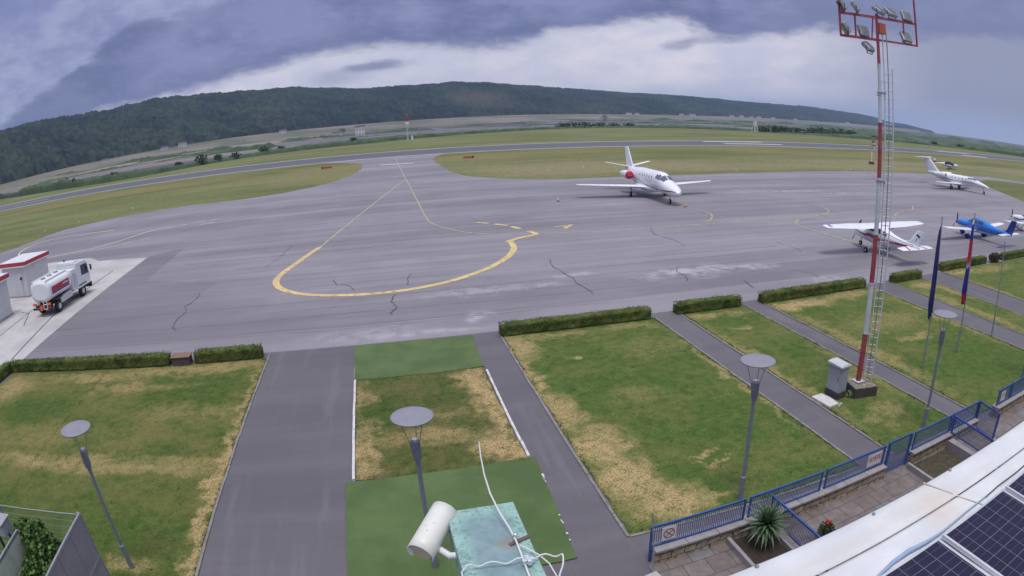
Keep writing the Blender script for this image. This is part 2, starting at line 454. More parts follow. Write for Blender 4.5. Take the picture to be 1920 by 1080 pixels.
# grass: lawns close to the terminal, with straw-coloured dry patches that belong to each lawn
def lawn_mat(name, dry, g0=(.050, .094, .018), g1=(.098, .150, .035), yel=(.185, .172, .058), straw=(.43, .305, .150), yb=(.40, .64), lush=()):
    m, t, b = newmat(name); P = t.pos()
    wv = t.node('ShaderNodeTexNoise', {'Vector': P, 'Scale': .9, 'Detail': 5, 'Roughness': .65}).outputs['Color']
    Pd = t.vm('ADD', P, t.vm('MULTIPLY', t.vm('SUBTRACT', wv, (.5, .5, .5)), (2.4, 2.4, 0)))
    n1 = t.noise(P, .42, 6, .62); n2 = t.noise(P, 2.6, 5, .65); n3 = t.noise(P, 17, 4, .7); n4 = t.noise(t.vm('MULTIPLY', P, (1, .45, 1)), 60, 2, .6)
    c = t.mix(t.step(n2, .22, .78), g0, g1)
    ky = t.m('MULTIPLY', t.step(t.m('ADD', t.m('MULTIPLY', n1, .75), t.m('MULTIPLY', n2, .25)), yb[0] - .05, yb[1] + .05), .68)
    for q in lush: ky = t.m('MULTIPLY', ky, t.m('SUBTRACT', 1.0, t.m('MULTIPLY', t.blob(Pd, *q), .85)))
    c = t.mix(ky, c, yel)
    if dry:
        k = t.mx(*[t.m('MULTIPLY', t.blob(Pd, *q[:4]), q[4]) for q in dry])
        k = t.m('MULTIPLY', k, t.step(t.m('ADD', t.m('MULTIPLY', n2, .6), t.m('MULTIPLY', n3, .4)), .33, .56, .25, 1.0))
        c = t.mix(t.m('MULTIPLY', t.m('MINIMUM', k, .95), .84), c, t.mix(t.step(n3, .3, .7), straw, tuple(v * 1.22 for v in straw)))
    c = t.mix(1.0, c, t.step(n3, .25, .75, .70, 1.28), 'MULTIPLY')
    c = t.mix(1.0, c, t.step(n4, .25, .75, .72, 1.28), 'MULTIPLY')
    t.set(b.inputs['Base Color'], c); b.inputs['Roughness'].default_value = .9; b.inputs['Specular IOR Level'].default_value = .15
    t.set(b.inputs['Normal'], t.node('ShaderNodeBump', {'Height': t.m('ADD', n3, n4), 'Strength': .6, 'Distance': .05}).outputs[0])
    return m

# airfield grass: mown, streaky along the runway
m, t, b = newmat('airfield_grass'); P = t.pos(); x, y, z = t.xyz(P)
st = t.noise(t.vm('MULTIPLY', P, (.012, .16, 1)), 1, 5, .6)
n1 = t.noise(t.vm('MULTIPLY', P, (.02, .05, 1)), 1, 6, .6); n2 = t.noise(P, .9, 5, .65); n3 = t.noise(t.vm('MULTIPLY', P, (.4, 1.6, 1)), 1, 4, .6)
c = t.mix(t.step(n1, .35, .65), (.112, .134, .050), (.172, .184, .082))
c = t.mix(t.m('MULTIPLY', t.step(st, .50, .66), .65), c, (.215, .180, .078))
band = t.m('MULTIPLY', t.m('MULTIPLY', t.step(y, 96, 104), t.step(y, 134, 122)), t.step(x, 5, 25))
c = t.mix(t.m('MULTIPLY', band, t.step(n1, .3, .6, .35, .75)), c, (.235, .205, .115))
band2 = t.m('MULTIPLY', t.m('MULTIPLY', t.step(y, 145, 152), t.step(y, 171, 163)), t.step(n1, .33, .55))
c = t.mix(t.m('MULTIPLY', band2, .55), c, (.225, .165, .07))
leftdry = t.m('MULTIPLY', t.m('MULTIPLY', t.step(y, 112, 118), t.step(y, 172, 160)), t.m('MULTIPLY', t.step(x, -28, -20), t.step(x, 0, -3)))
c = t.mix(t.m('MULTIPLY', leftdry, .5), c, (.215, .185, .09))
c = t.mix(1.0, c, t.step(n2, .25, .75, .82, 1.16), 'MULTIPLY'); c = t.mix(1.0, c, t.step(n3, .25, .75, .86, 1.12), 'MULTIPLY')
t.set(b.inputs['Base Color'], c); b.inputs['Roughness'].default_value = .95; b.inputs['Specular IOR Level'].default_value = .1
M['airgrass'] = m
# salt pans and far fields: ponds, mud, dykes and dry scrub in long strips
m, t, b = newmat('salt_pan_flats'); P = t.pos(); x, y, z = t.xyz(P)
a1 = t.noise(t.vm('MULTIPLY', P, (.0016, .012, 1)), 1, 6, .62); a2 = t.noise(t.vm('MULTIPLY', P, (.003, .016, 1)), 1, 6, .68)
pond = t.step(a1, .43, .49)
c = t.mix(t.step(a2, .35, .65), (.075, .058, .052), (.175, .142, .108))
c = t.mix(t.m('MULTIPLY', t.step(t.noise(t.vm('MULTIPLY', P, (.006, .02, 1)), 1, 6, .65), .50, .62), .7), c, (.075, .09, .045))
c = t.mix(t.m('MULTIPLY', t.m('MULTIPLY', t.step(x, 340, 460), t.step(a2, .3, .55, .4, 1)), .75), c, (.085, .105, .055))
c = t.mix(t.m('MULTIPLY', pond, t.step(x, 480, 380)), c, t.mix(t.step(a2, .4, .6), (.115, .100, .118), (.165, .142, .155)))
left = t.m('MULTIPLY', t.step(t.m('ADD', t.m('MULTIPLY', y, 1.0), t.m('MULTIPLY', x, .35)), 300, 470), t.step(x, -30, -120))
c = t.mix(t.m('MULTIPLY', left, t.step(a2, .3, .55, .35, .95)), c, t.mix(t.step(a1, .42, .58), (.30, .245, .185), (.14, .115, .09)))
t.set(b.inputs['Base Color'], c)
t.set(b.inputs['Roughness'], t.step(pond, 0, 1, .95, .45)); b.inputs['Specular IOR Level'].default_value = .2
M['saltpan'] = m
M['road_dirt'] = mat('pale_dirt_track', (.40, .33, .245), .95, var=.15, scale=.05)
m, t, b = newmat('pond_water'); P = t.pos()
b.inputs['Base Color'].default_value = (.12, .105, .115, 1); b.inputs['Roughness'].default_value = .08
t.set(b.inputs['Normal'], t.node('ShaderNodeBump', {'Height': t.noise(P, .5, 3), 'Strength': .02, 'Distance': .05}).outputs[0]); M['pond'] = m

# ------------------------------------------------------------------ ground, runway, apron
mb = MB()
xs = [-4600, -3000, -1200, -700, -400, -200, -100, -50, 0, 50, 100, 200, 300, 450, 700, 1200, 2000, 3500, 5000]
ys = [-80, -20, 30, 80, 130, 180, 230, 300, 400, 550, 800, 1200, 2000, 3500, 5000]
mb.grid([[(x, y, 0) for x in xs] for y in ys], smooth=False)
struct('ground', mb, M['airgrass'])

AP = [(-75, 27.6), (120, 27.6), (112, 40), (100, 56), (107.4, 65.6), (114, 74.3), (120.6, 81.2), (132.4, 86.8), (136.6, 85.5), (143.8, 80.9), (175, 70), (180, 78)]
top = crom([(180, 78), (151.9, 85.5), (140.4, 92.7), (121.5, 95), (99.7, 97.3), (86.4, 97.4), (68.2, 95.4), (45.9, 93.4), (32, 93.8), (23.9, 95.9), (17.6, 102.4), (14.2, 112.1), (13.4, 127.5), (13.4, 144.6), (14.5, 166.1), (18.8, 184.3)], 5)
lft = crom([(-17.6, 184.3), (-10.9, 174.8), (-5.7, 165.5), (-4.5, 157.4), (-4.5, 142.7), (-5.9, 129.3), (-9.4, 116.1), (-14.4, 107), (-22, 101.6), (-35, 100.9), (-48, 97), (-55.5, 91), (-58, 82), (-61, 73.7), (-75, 60)], 5)
def ragged(P, amp=.5):
    Q = []
    for a, b_ in zip(P, P[1:]):
        n_ = max(1, int((b_ - a).length / .8)); dd = (b_ - a).normalized()
        for j in range(n_):
            q = a.lerp(b_, j / n_); k = amp * (noise.noise(Vector((q.x * .35, q.y * .35, 1))) + .6 * noise.noise(Vector((q.x * 1.3, q.y * 1.3, 4)))); Q.append((q.x - dd.y * k, q.y + dd.x * k))
    return Q + [tuple(P[-1])]
mb = MB(); mb.sheet([tuple(p) for p in AP[:-1]] + ragged(top) + ragged(lft), .012)
struct('apron', mb, M['apron'])
mb = MB(); mb.sheet([(-24.1, 57.2), (-20.9, 59.6), (-20.2, 46.2), (-12.7, 43.2), (-14, 38.5), (-18, 34.5), (-23.3, 34)], .0135)
struct('asphalt_patch', mb, M['patch'])
mb = MB()
for i in range(24): mb.sheet([(-500 + i * 50, 184.5), (-450 + i * 50, 184.5), (-450 + i * 50, 220), (-500 + i * 50, 220)], .012)
struct('runway', mb, M['runway'])
mb = MB()
for i in range(24):
    for y0, y1 in ((184.0, 185.3), (219.2, 220.9)):
        mb.sheet([(-500 + i * 50, y0), (-450 + i * 50, y0), (-450 + i * 50, y1), (-500 + i * 50, y1)], .02)
struct('runway_edge_lines', mb, M['edge_line'])
mb = MB()
for x0, x1, y0, y1 in ((122, 150, 213.3, 216.6), (122, 149, 197.3, 200.6), (268, 302, 209.8, 213), (264, 290, 188.3, 191.6), (-300, -270, 201.6, 202.5), (-230, -200, 201.6, 202.5), (-160, -130, 201.6, 202.5)):
    mb.sheet([(x0, y0), (x1, y0), (x1, y1), (x0, y1)], .022)
struct('runway_marking', mb, M['white_line'])
mb = MB(); mb.sheet([(-23.0, 29.0), (-24.15, 56.6), (-31.0, 57.9), (-33.5, 60.5), (-75, 62), (-75, 27.4), (-23.0, 27.4)], .018)
struct('concrete_pad', mb, M['pad'])
mb = MB(); mb.ribbon([(-24.1, 29), (-26.0, 40), (-26.3, 52)], .12, .024); mb.ribbon([(-28.5, 29), (-29.6, 43)], .10, .024)
mb.ribbon([(-27.6, 36), (-29.2, 39.3), (-30.6, 39.9)], .10, .024)
struct('pad_joints', mb, M['crack'])

# ------------------------------------------------------------------ painted markings on the apron
def mark(name, lines, mtl, z=.02):
    mb = MB()
    for pts, wd, sm_ in lines:
        mb.ribbon(crom(pts, 6) if sm_ else pts, wd, z); z += .0006
    return struct(name, mb, M[mtl])
mark('taxi_centreline', [([(4.4, 179.5), (4.5, 108.7), (4.5, 76.7), (4.5, 64.5), (4.9, 59.8), (6.3, 55.9), (8.0, 53.3), (10.8, 51.5), (15.3, 50.5), (22, 50.0), (28.1, 50.1), (31.5, 50.2), (34.4, 49.9), (36.5, 47.6)], .17, True),
    ([(4.6, 110.7), (-.8, 80.7), (-5.7, 52.9)], .2, False), ([(32.3, 53.4), (33.3, 51.6), (34.8, 50.7), (37.1, 50.3), (41, 50.2), (56, 50.6), (80, 51.5)], .15, True)], 'yellow_worn', .020)
mark('turning_marking', [([(-5.7, 52.9), (-6.5, 49.8), (-7.2, 46.7), (-7.8, 44.1), (-7.95, 42.2), (-7.6, 40.5), (-6.8, 39.1), (-5.7, 38.0), (-4.3, 37.2), (-2.6, 36.7), (-1.0, 36.5), (1.0, 36.65), (2.6, 37.15), (4.2, 38.0), (5.9, 39.4), (7.5, 41.2), (8.9, 43.5), (9.8, 46.0), (10.1, 48.8)], .50, True),
    ([(9.75, 48.5), (11.1, 49.7), (12.2, 50.3), (12.8, 51.0), (12.5, 52.4)], .5, True),
    ([(8.8, 59.0), (9.95, 57.85)], .45, False), ([(10.4, 57.2), (11.4, 55.9)], .45, False), ([(11.6, 55.2), (12.1, 53.8)], .5, False)], 'yellow', .026)
mark('letter_marking', [([(15.2, 53.5), (17.0, 54.0)], .22, False), ([(17.0, 54.05), (15.75, 52.3)], .34, False), ([(16.0, 53.55), (16.1, 52.95)], .16, False)], 'yellow', .026)
mark('stand_marking', [([(31.6, 68.4), (31.8, 63), (31.95, 60), (32.4, 56.7), (32.2, 55), (31.3, 53.3), (30.2, 51.8), (28.9, 50.9)], .2, True),
    ([(48.0, 75.5), (48.4, 70), (47.9, 64.1)], .22, False), ([(64.1, 75.9), (64.5, 64.9)], .2, False),
    ([(48.2, 58.9), (48.1, 55.5), (46.8, 53.0), (45.1, 51.6), (43.1, 50.8), (40.4, 49.9), (38.7, 48.8), (37.7, 47.7), (37.1, 46.2), (37, 44.5), (37, 41.6), (37.2, 38)], .22, True),
    ([(63.7, 54.3), (60.8, 51.9), (57.3, 50.7), (55, 49.6), (53.7, 48.3), (52.9, 45.8), (52.5, 38)], .2, True), ([(96, 76), (96, 58)], .2, False)], 'yellow_worn', .031)
mark('parking_marking', [([(37.3, 34.1), (37.0, 29.3)], .16, False), ([(52.3, 34.6), (52.5, 30.6)], .16, False), ([(67.9, 35), (68.0, 30.4)], .16, False)], 'pink_paint', .034)
mark('service_marking', [([(-40, 81.3), (-46.9, 82.1), (-52, 81.6), (-54.6, 78.4), (-53.8, 72.9), (-50.9, 68.7)], .36, True),
    ([(-27.8, 76.6), (-30.5, 76.2), (-32.3, 73.6), (-33.4, 70.9), (-35.6, 67.8), (-38.8, 65.6), (-43, 64.8)], .38, True)], 'ochre', .021)
mark('service_dashes', [([(-27.5, 77.2), (-26.4, 77.5)], .3, False), ([(-25.5, 77.8), (-23.9, 78.5)], .3, False), ([(-23.2, 78.6), (-21.7, 79.3)], .3, False), ([(-23.8, 75.5), (-21.9, 76.3)], .4, False), ([(-32, 67.3), (-30.7, 67.9)], .3, False), ([(-30.2, 68.9), (-28.7, 69.2)], .3, False),
    ([(-38.3, 64.5), (-35.4, 65.5), (-32.8, 66.4)], .22, False)], 'pale_paint', .030)
mark('holding_marking', [([(.1, 151.9), (8.1, 150.9)], 1.4, False)], 'white_line', .0305)
mb = MB()
for pts, wd in (([(11.29, 41.27), (11.0, 39.3), (11.14, 37.19), (11.3, 35.9), (11.16, 34.84), (11.36, 32.21)], .07), ([(.33, 35.86), (.13, 34.57), (.32, 33.6), (.29, 32.94), (.02, 32.4), (.08, 31.9)], .09), ([(-12.75, 32.46), (-13.2, 33.2), (-13.39, 34.79), (-13.2, 36), (-13.6, 37.41), (-13.3, 39), (-13.47, 40.58)], .07), ([(1.65, 40.73), (1.3, 39.2), (1.27, 37.77)], .06), ([(18.54, 35.89), (18.0, 34.9), (18.09, 34.0), (17.69, 32.76)], .07), ([(-3.71, 40.9), (-3.36, 39.4), (-2.71, 39.15), (-2.14, 37.66)], .07), ([(23.1, 50.1), (22.5, 48.5), (22.15, 46.97), (22.5, 44), (22.28, 41.9)], .06), ([(8.9, 61.4), (9.2, 60), (8.85, 58.7)], .08), ([(21, 31.47), (20.65, 29.9)], .08), ([(30.2, 40.6), (30.4, 38.5), (30.0, 37.1)], .06), ([(-8.5, 55), (-8.9, 50.5), (-9.6, 46.5)], .05), ([(25.5, 33), (26.4, 31.4), (26.2, 30.3)], .06)):
    q = []
    for p in crom(pts, 5): q.append((p.x + rnd.uniform(-.06, .06), p.y + rnd.uniform(-.05, .05)))
    mb.ribbon(q, [wd * rnd.uniform(.35, 1.0) for _ in q], .036)
struct('pavement_cracks', mb, M['crack'])
mb = MB()
for y0, x0, x1 in ((30.4, -24, 12), (32.9, -22, 16), (36.0, -20, 28), (39.6, -14, 30), (43.4, -15, 34), (47.1, -12, 42), (50.9, -18, 1), (54.6, -22, 22), (58.3, -12, 30), (62, -26, 24), (66, -10, 60), (70.4, -18, 20), (75, -20, 44), (80, -25, 60)):
    q = []; x = x0
    while x < x1:
        q.append((x, y0 + .012 * (x - x0) * 0 + .10 * math.sin(x * .33 + y0) + .05 * math.sin(x * 1.3 + y0 * 3))); x += .7
    mb.ribbon(q, [.07 * rnd.choice((.35, .7, 1, 1.1, .8)) * (1 if y0 < 50 else 1.8) for _ in q], .0145)
struct('pavement_seams', mb, M['seam'])

# ------------------------------------------------------------------ forecourt: paths, lawns, kerbs, artificial turf
mb = MB(); mb.sheet([(-23, -6), (75, -6), (75, 27.75), (-23, 27.75)], .017)
struct('path', mb, M['path'])
def lawn(x0, x1, y0, y1, mt, jag=.05, step_=.25):
    """lawn slab whose edge wanders a little"""
    P = []
    n = lambda a, s: jag * (noise.noise(Vector((a * 1.7, s * 9.1, .3))) * 1.6 + noise.noise(Vector((a * 6, s * 3.3, 1.3))) * .7)
    x = x0
    while x < x1: P.append((x, y0 + n(x, 1))); x += step_
    y = y0
    while y < y1: P.append((x1 + n(y, 2), y)); y += step_
    x = x1
    while x > x0: P.append((x, y1 + n(x, 3))); x -= step_
    y = y1
    while y > y0: P.append((x0 + n(y, 4), y)); y -= step_
    mb = MB(); mb.prism(P, 0.0, .045)
    return struct('lawn', mb, mt)
L1 = lawn_mat('lawn_far_left', [(-12, 17.3, 6, .55, .55), (-10, 26.2, 4, .6, .6), (-15.5, 25.7, 3, .5, .5), (-21, 24.6, 1.2, 1.6, .55), (-8.5, 21.5, 2.5, .6, .25), (-6.3, 15, .28, 6, .9), (-6.25, 21, .16, 5, .6), (-8.2, 11.8, .7, .4, .55), (-12.5, 24.3, 3, .4, .4), (-16.5, 19.5, 4, .8, .2)], g0=(.040, .078, .014), g1=(.082, .128, .026), yel=(.200, .172, .062), yb=(.38, .60), lush=((-14, 11, 8, 4.2), (-18, 22, 3, 1.5), (-9, 24, 2.4, 1.2)))
L2 = lawn_mat('lawn_between_mats', [(3.25, 20.5, .45, 3.6, 1), (3.0, 22.6, .75, .7, .9), (2.75, 17.1, .75, .8, 1), (3.3, 16.6, .45, .9, 1), (-1.45, 17.6, .4, 1.9, .8), (1.3, 18.2, 1.3, .55, .55), (-.2, 18.3, 1.1, .5, .4), (1.4, 19.9, 1.0, .35, .35), (-1.5, 21.8, .3, 1.2, .5)], g0=(.040, .070, .014), g1=(.085, .120, .028), yel=(.17, .135, .055), yb=(.42, .64))
L3 = lawn_mat('lawn_big_middle', [(5.3, 25.4, .75, 1.5, .85), (5.15, 21.5, .3, 3, .85), (5.45, 18.8, .55, 1.3, .85), (5.9, 16.0, .85, 1.2, 1), (6.0, 13.9, .9, 1.3, 1), (6.5, 12.5, .9, .8, 1), (7.6, 12.3, .6, .35, .7), (7.2, 26.3, 1.8, .4, .5), (11, 26.3, 1.4, .35, .4), (7.4, 23.2, .28, .14, .8), (8.75, 14.4, .45, .14, .8), (9.0, 13.7, .35, .12, .8), (8.5, 14.0, .2, .1, .7), (12.55, 19, .18, 4, .6), (8.5, 19.2, .9, .6, .22), (10.8, 23.5, 1.5, 1, .18)], yb=(.46, .68))
L4 = lawn_mat('lawn_with_cabinet', [(15.1, 26.2, .7, .5, .7), (17, 26.0, .8, .4, .5), (16.4, 13.8, .6, .5, .5), (15.4, 13.3, .5, .4, .45), (14.5, 19, .35, 5, .55), (16.0, 24.1, .5, .2, .6), (17.1, 16.9, .5, .5, .6), (17.9, 18, .3, 3, .4)], yb=(.43, .67))
L5 = lawn_mat('lawn_with_flagpoles', [(21, 25.9, 2.2, .7, .95), (25, 26.2, 2.6, .6, .6), (20, 19, .5, 5, .5), (23.6, 19.0, 1.2, .4, .6), (24, 21.5, 2.5, 1.2, .35), (27.7, 20, .3, 4, .4)], yb=(.42, .66), lush=((25, 14.5, 3.5, 3),))
L6 = lawn_mat('lawn_narrow', [(32.2, 25.6, 1, .8, .6), (31.0, 20, .5, 4, .5), (33.2, 24, .4, 2, .5)])
L7 = lawn_mat('lawn_right_edge', [(38.6, 27.0, 1.8, .6, .8), (42.5, 26.4, 3, .6, .4), (37.1, 21, .3, 4, .4)])
lawn(-22.3, -6.12, -4, 26.95, L1); lawn(-1.72, 3.52, 15.9, 23.55, L2)
lawn(5.06, 12.68, 11.45, 27.0, L3); lawn(14.3, 18.12, 11.3, 27.0, L4); lawn(19.5, 28.0, 11.35, 27.0, L5)
lawn(30.35, 33.55, 11.5, 27.2, L6); lawn(36.9, 74, 11.5, 27.75, L7)

mb = MB()
def kerb(x0, x1, y0, y1, mtl, h=.06):
    mb = MB(); L = max(abs(x1 - x0), abs(y1 - y0)); n = max(1, int(L / 1.0)); dx, dy = (x1 - x0) / n, (y1 - y0) / n
    for i in range(n):
        a = Vector((x0 + dx * i, y0 + dy * i, h / 2)); b = a + Vector((dx, dy, 0)) * .985
        j = Vector((rnd.uniform(-.012, .012), rnd.uniform(-.012, .012), rnd.uniform(-.012, .008)))
        mb.bar(a + j, b + j, .085, h)
    return struct('kerb', mb, M[mtl])
kerb(-6.06, -6.04, 5, 27.5, 'kerb'); kerb(-1.77, -1.77, 15.9, 23.5, 'kerb_white', .09); kerb(3.6, 3.6, 16.1, 23.2, 'kerb_white', .09)
kerb(-1.80, -1.80, 23.7, 27.6, 'kerb'); kerb(4.98, 4.98, 11.4, 27.3, 'kerb'); kerb(12.76, 12.76, 11.4, 27.0, 'kerb'); kerb(14.22, 14.22, 11.3, 27.0, 'kerb')
kerb(18.2, 18.2, 11.3, 27.1, 'kerb'); kerb(19.42, 19.42, 11.3, 27.1, 'kerb'); kerb(28.08, 28.08, 11.4, 27.1, 'kerb'); kerb(30.27, 30.27, 11.5, 27.1, 'kerb')
kerb(33.63, 33.63, 11.5, 27.1, 'kerb'); kerb(36.82, 36.82, 11.5, 27.5, 'kerb'); kerb(5.0, 12.7, 11.42, 11.38, 'kerb', .05)
m, t, b = newmat('artificial_turf'); P = t.pos()
n = t.noise(P, .5, 5, .6); n2 = t.noise(P, 45, 2, .6)
c = t.mix(t.step(n, .35, .65), (.060, .105, .028), (.088, .138, .044)); c = t.mix(1.0, c, t.step(n2, .2, .8, .85, 1.15), 'MULTIPLY')
c = t.mix(t.m('MULTIPLY', t.step(t.noise(P, 5, 6, .7), .68, .76), .5), c, (.16, .15, .10))
t.set(b.inputs['Base Color'], c); b.inputs['Roughness'].default_value = .85; M['turf'] = m
def matpoly(P, z, nm):
    mb = MB(); Q = []
    for i in range(len(P)):
        a = Vector(P[i]); b_ = Vector(P[(i + 1) % len(P)]); k = max(2, int((b_ - a).length / .4))
        for j in range(k):
            q = a.lerp(b_, j / k); Q.append((q.x + rnd.uniform(-.02, .02), q.y + rnd.uniform(-.02, .02)))
    mb.prism(Q, 0, z)
    o = mb.build(nm, M['turf']); return o
tag(matpoly([(-1.78, 23.5), (1.2, 23.45), (3.55, 23.6), (3.72, 27.5), (-1.9, 27.62)], .06, 'artificial_turf_mat'), 'small green artificial turf mat by the apron edge', 'turf mat', 'artificial turf mats')
tm_ = matpoly([(-1.98, 11.0), (3.5, 11.0), (3.66, 13.2), (3.78, 16.05), (-2.0, 15.8)], .06, 'artificial_turf_mat')
for k in range(8):
    y_ = rnd.uniform(11.2, 15.0); mb = MB(); mb.box((3.52 + .055 * (y_ - 11), y_, .064), (rnd.uniform(.02, .06), rnd.uniform(.04, .2), .008), rz=rnd.uniform(-.3, .3)); mb.build('torn_backing', M['kerb_white'], tm_)
tag(tm_, 'larger green artificial turf mat nearest the building, around a lamp post', 'turf mat', 'artificial turf mats')
# ------------------------------------------------------------------ far flats, reeds, hills
def polar(azd, d, z=0.0):
    return (d * math.sin(R(azd)), d * math.cos(R(azd)), z)
REED = [(-560, 470), (-340, 365), (-244, 312), (-205, 287), (-168, 268), (-130, 252), (-108, 252), (-95, 266), (-63, 309), (-20, 333), (-3, 342), (28, 372), (91, 424), (158, 461), (228, 430), (262, 372), (300, 330), (346, 303), (430, 262), (560, 215), (800, 150)]
rl = crom(REED, 10)
mb = MB()
rows = [[], [], [], [], [], [], []]
for p in rl:
    d = p.normalized()
    for i, k in enumerate((0, 60, 200, 500, 1200, 2400, 3900)):
        q = p + d * k; rows[i].append((q.x, q.y, .06))
mb.grid(rows, smooth=False)
struct('salt_pan_flats', mb, M['saltpan'])
mb = MB(); mb.ribbon(crom([(-560, 470), (-457, 600), (-367, 674), (-300, 720), (-230, 790), (-150, 860)], 8), 22, .12); mb.ribbon(crom([(-420, 760), (-300, 880), (-180, 1000), (0, 1150), (300, 1300)], 8), 14, .13)
mb.ribbon(crom([(-330, 420), (-250, 520), (-190, 600), (-120, 690)], 8), 9, .14)
struct('dirt_track', mb, M['road_dirt'])
mb = MB()
for x0, x1, y0, y1 in ((-60, 60, 640, 900), (80, 210, 700, 1000), (-30, 250, 1020, 1110), (250, 420, 760, 840), (240, 500, 900, 960), (420, 640, 640, 690)): mb.sheet([(x0, y0), (x1, y0 + 8), (x1 + 12, y1), (x0 - 9, y1 - 5)], .10)
struct('salt_pond_water', mb, M['pond'])

# reed bed along the drainage ditch: a dense ragged band nobody could count
m, t, b = newmat('reed_green'); P = t.pos()
c = t.mix(t.step(t.noise(P, .05, 4, .6), .35, .65), (.030, .062, .026), (.062, .098, .040)); c = t.mix(1.0, c, t.step(t.noise(P, 1.2, 3), .25, .75, .7, 1.3), 'MULTIPLY')
t.set(b.inputs['Base Color'], c); b.inputs['Roughness'].default_value = .9; M['reed'] = m
mb = MB()
Pf = crom(REED[:-1], 40)
rows = [[] for _ in range(9)]
for p in Pf:
    d = p.normalized(); h0 = lerp_tab([(-300, 6.6), (-205, 5.0), (-110, 3.0), (-63, 2.4), (-20, 2.4), (60, 2.0), (160, 1.5), (250, 2.1), (360, 2.6), (700, 3.0)], p.x)
    gap = .5 + .5 * min(1, max(0, noise.noise(Vector((p.x * .02, 7.1, 0))) * 2.2 + .95))
    for i, k in enumerate((-1, 0, .6, 3, 8, 14, 20, 25, 27)):
        q = p + d * (k + 2.2 * noise.noise(Vector((p.x * .11, p.y * .11, .4))))
        z = 0 if i in (0, 8) else h0 * gap * (.55 if i == 1 else .85 + .35 * noise.noise(Vector((q.x * .35, q.y * .35, 2))) + .3 * noise.noise(Vector((q.x * .09, q.y * .09, 5))))
        rows[i].append((q.x, q.y, max(0, z)))
mb.grid(rows)
tag(mb.build('reed_bed', M['reed']), 'long dark green reed bed along the far side of the runway grass', 'reeds', None, 'stuff')

RIDGE = [(-75, 3.9), (-55, 4.3), (-41.2, 4.22), (-37.6, 4.14), (-34, 4.12), (-28.9, 4.25), (-26.1, 4.17), (-20.7, 4.3), (-16.5, 4.33), (-13.9, 4.16), (-10.3, 3.96), (-7.3, 3.8), (-3.3, 3.53), (-.85, 3.24), (1.6, 3.26), (7.45, 3.31), (10.35, 3.13), (12.3, 2.91), (16.1, 2.51), (20, 2.21), (23.8, 1.96), (27.7, 1.71), (30.6, 1.59), (33.6, 1.40), (36.5, 1.29), (39.5, 1.29), (42, 1.08), (44.1, .97), (45.6, .80), (46.6, .57), (47.7, .40), (49, .12), (50, .02)]
DB = [(-75, 650), (-38, 820), (-28, 980), (-20, 1120), (-10, 1250), (0, 1400), (12, 1600), (20, 1850), (28, 2200), (36, 2700), (44, 3300), (50, 3700)]
BEL = [(-75, -.1), (-38, -.12), (-30, .02), (-14, .2), (0, .18), (12, .22), (25, .09), (40, .05), (50, .05)]
def hill_z(a, tt):
    """terrain height on the hill, tt=0 foot .. 1 ridge"""
    db = lerp_tab(DB, a); dr = db + 420 + .16 * db
    zb = 10 + db * math.tan(R(lerp_tab(BEL, a))); zr = 10 + dr * math.tan(R(lerp_tab(RIDGE, a))) - 3.0
    d = db + (dr - db) * tt
    z = zb + (zr - zb) * (math.sin(tt * PI / 2) ** .92 if tt > 0 else 0)
    z += 9 * tt * (1 - tt) * 2.2 * noise.noise(Vector((a * .16, tt * 1.2, 3.1))) * 2
    return d, z
m, t, b = newmat('hill_soil'); P = t.pos()
c = t.mix(t.step(t.noise(t.vm('MULTIPLY', P, (.006, .006, .02)), 1, 5, .6), .4, .6), (.195, .16, .118), (.092, .098, .06))
t.set(b.inputs['Base Color'], c); b.inputs['Roughness'].default_value = .95; M['hillsoil'] = m
mb = MB(); rows = []
azs = [-75 + i * .5 for i in range(251)]
for tt in (-.5, -.25, 0, .1, .25, .4, .55, .7, .85, 1.0, 1.15, 1.6):
    row = []
    for a in azs:
        if tt < 0:
            d, z = hill_z(a, 0); d *= 1 + tt * .5; z = max(0, z - 1) * (1 + tt * 2) - (.8 if tt == -.5 else 0)
        elif tt <= 1:
            d, z = hill_z(a, tt); z -= 1.5
        else:
            d, z = hill_z(a, 1); d += (tt - 1) * 900; z = z - 3 - (tt - 1) * z * .9
        row.append(polar(a, d, z))
    rows.append(row)
mb.grid(rows); struct('hill', mb, M['hillsoil'])
# forest canopy over the hill: crowns pushed out of one sheet
m, t, b = newmat('forest_canopy'); P = t.pos()
vor = t.node('ShaderNodeTexVoronoi', {'Vector': t.vm('MULTIPLY', P, (.11, .11, 0)), 'Scale': 1.0})
big = t.noise(t.vm('MULTIPLY', P, (.006, .006, .012)), 1, 5, .6)
c = t.mix(t.step(big, .36, .64), (.010, .018, .013), (.029, .041, .023))
cr_ = t.xyz(vor.outputs['Color'])[0]
c = t.mix(1.0, c, t.step(cr_, 0, 1, .45, 1.6), 'MULTIPLY')
c = t.mix(t.m('MULTIPLY', t.step(cr_, .82, .95), .4), c, (.042, .050, .026))
sc_ = t.blob(t.vm('ADD', P, t.vm('MULTIPLY', t.vm('SUBTRACT', t.node('ShaderNodeTexNoise', {'Vector': P, 'Scale': .02, 'Detail': 4}).outputs['Color'], (.5, .5, .5)), (160, 160, 0))), 275, 1690, 75, 90)
c = t.mix(t.m('MULTIPLY', sc_, .6), c, (.085, .066, .050))
t.set(b.inputs['Base Color'], c); b.inputs['Roughness'].default_value = .95; b.inputs['Specular IOR Level'].default_value = .05
M['forest'] = m
mb = MB(); rows = []; NR = 46
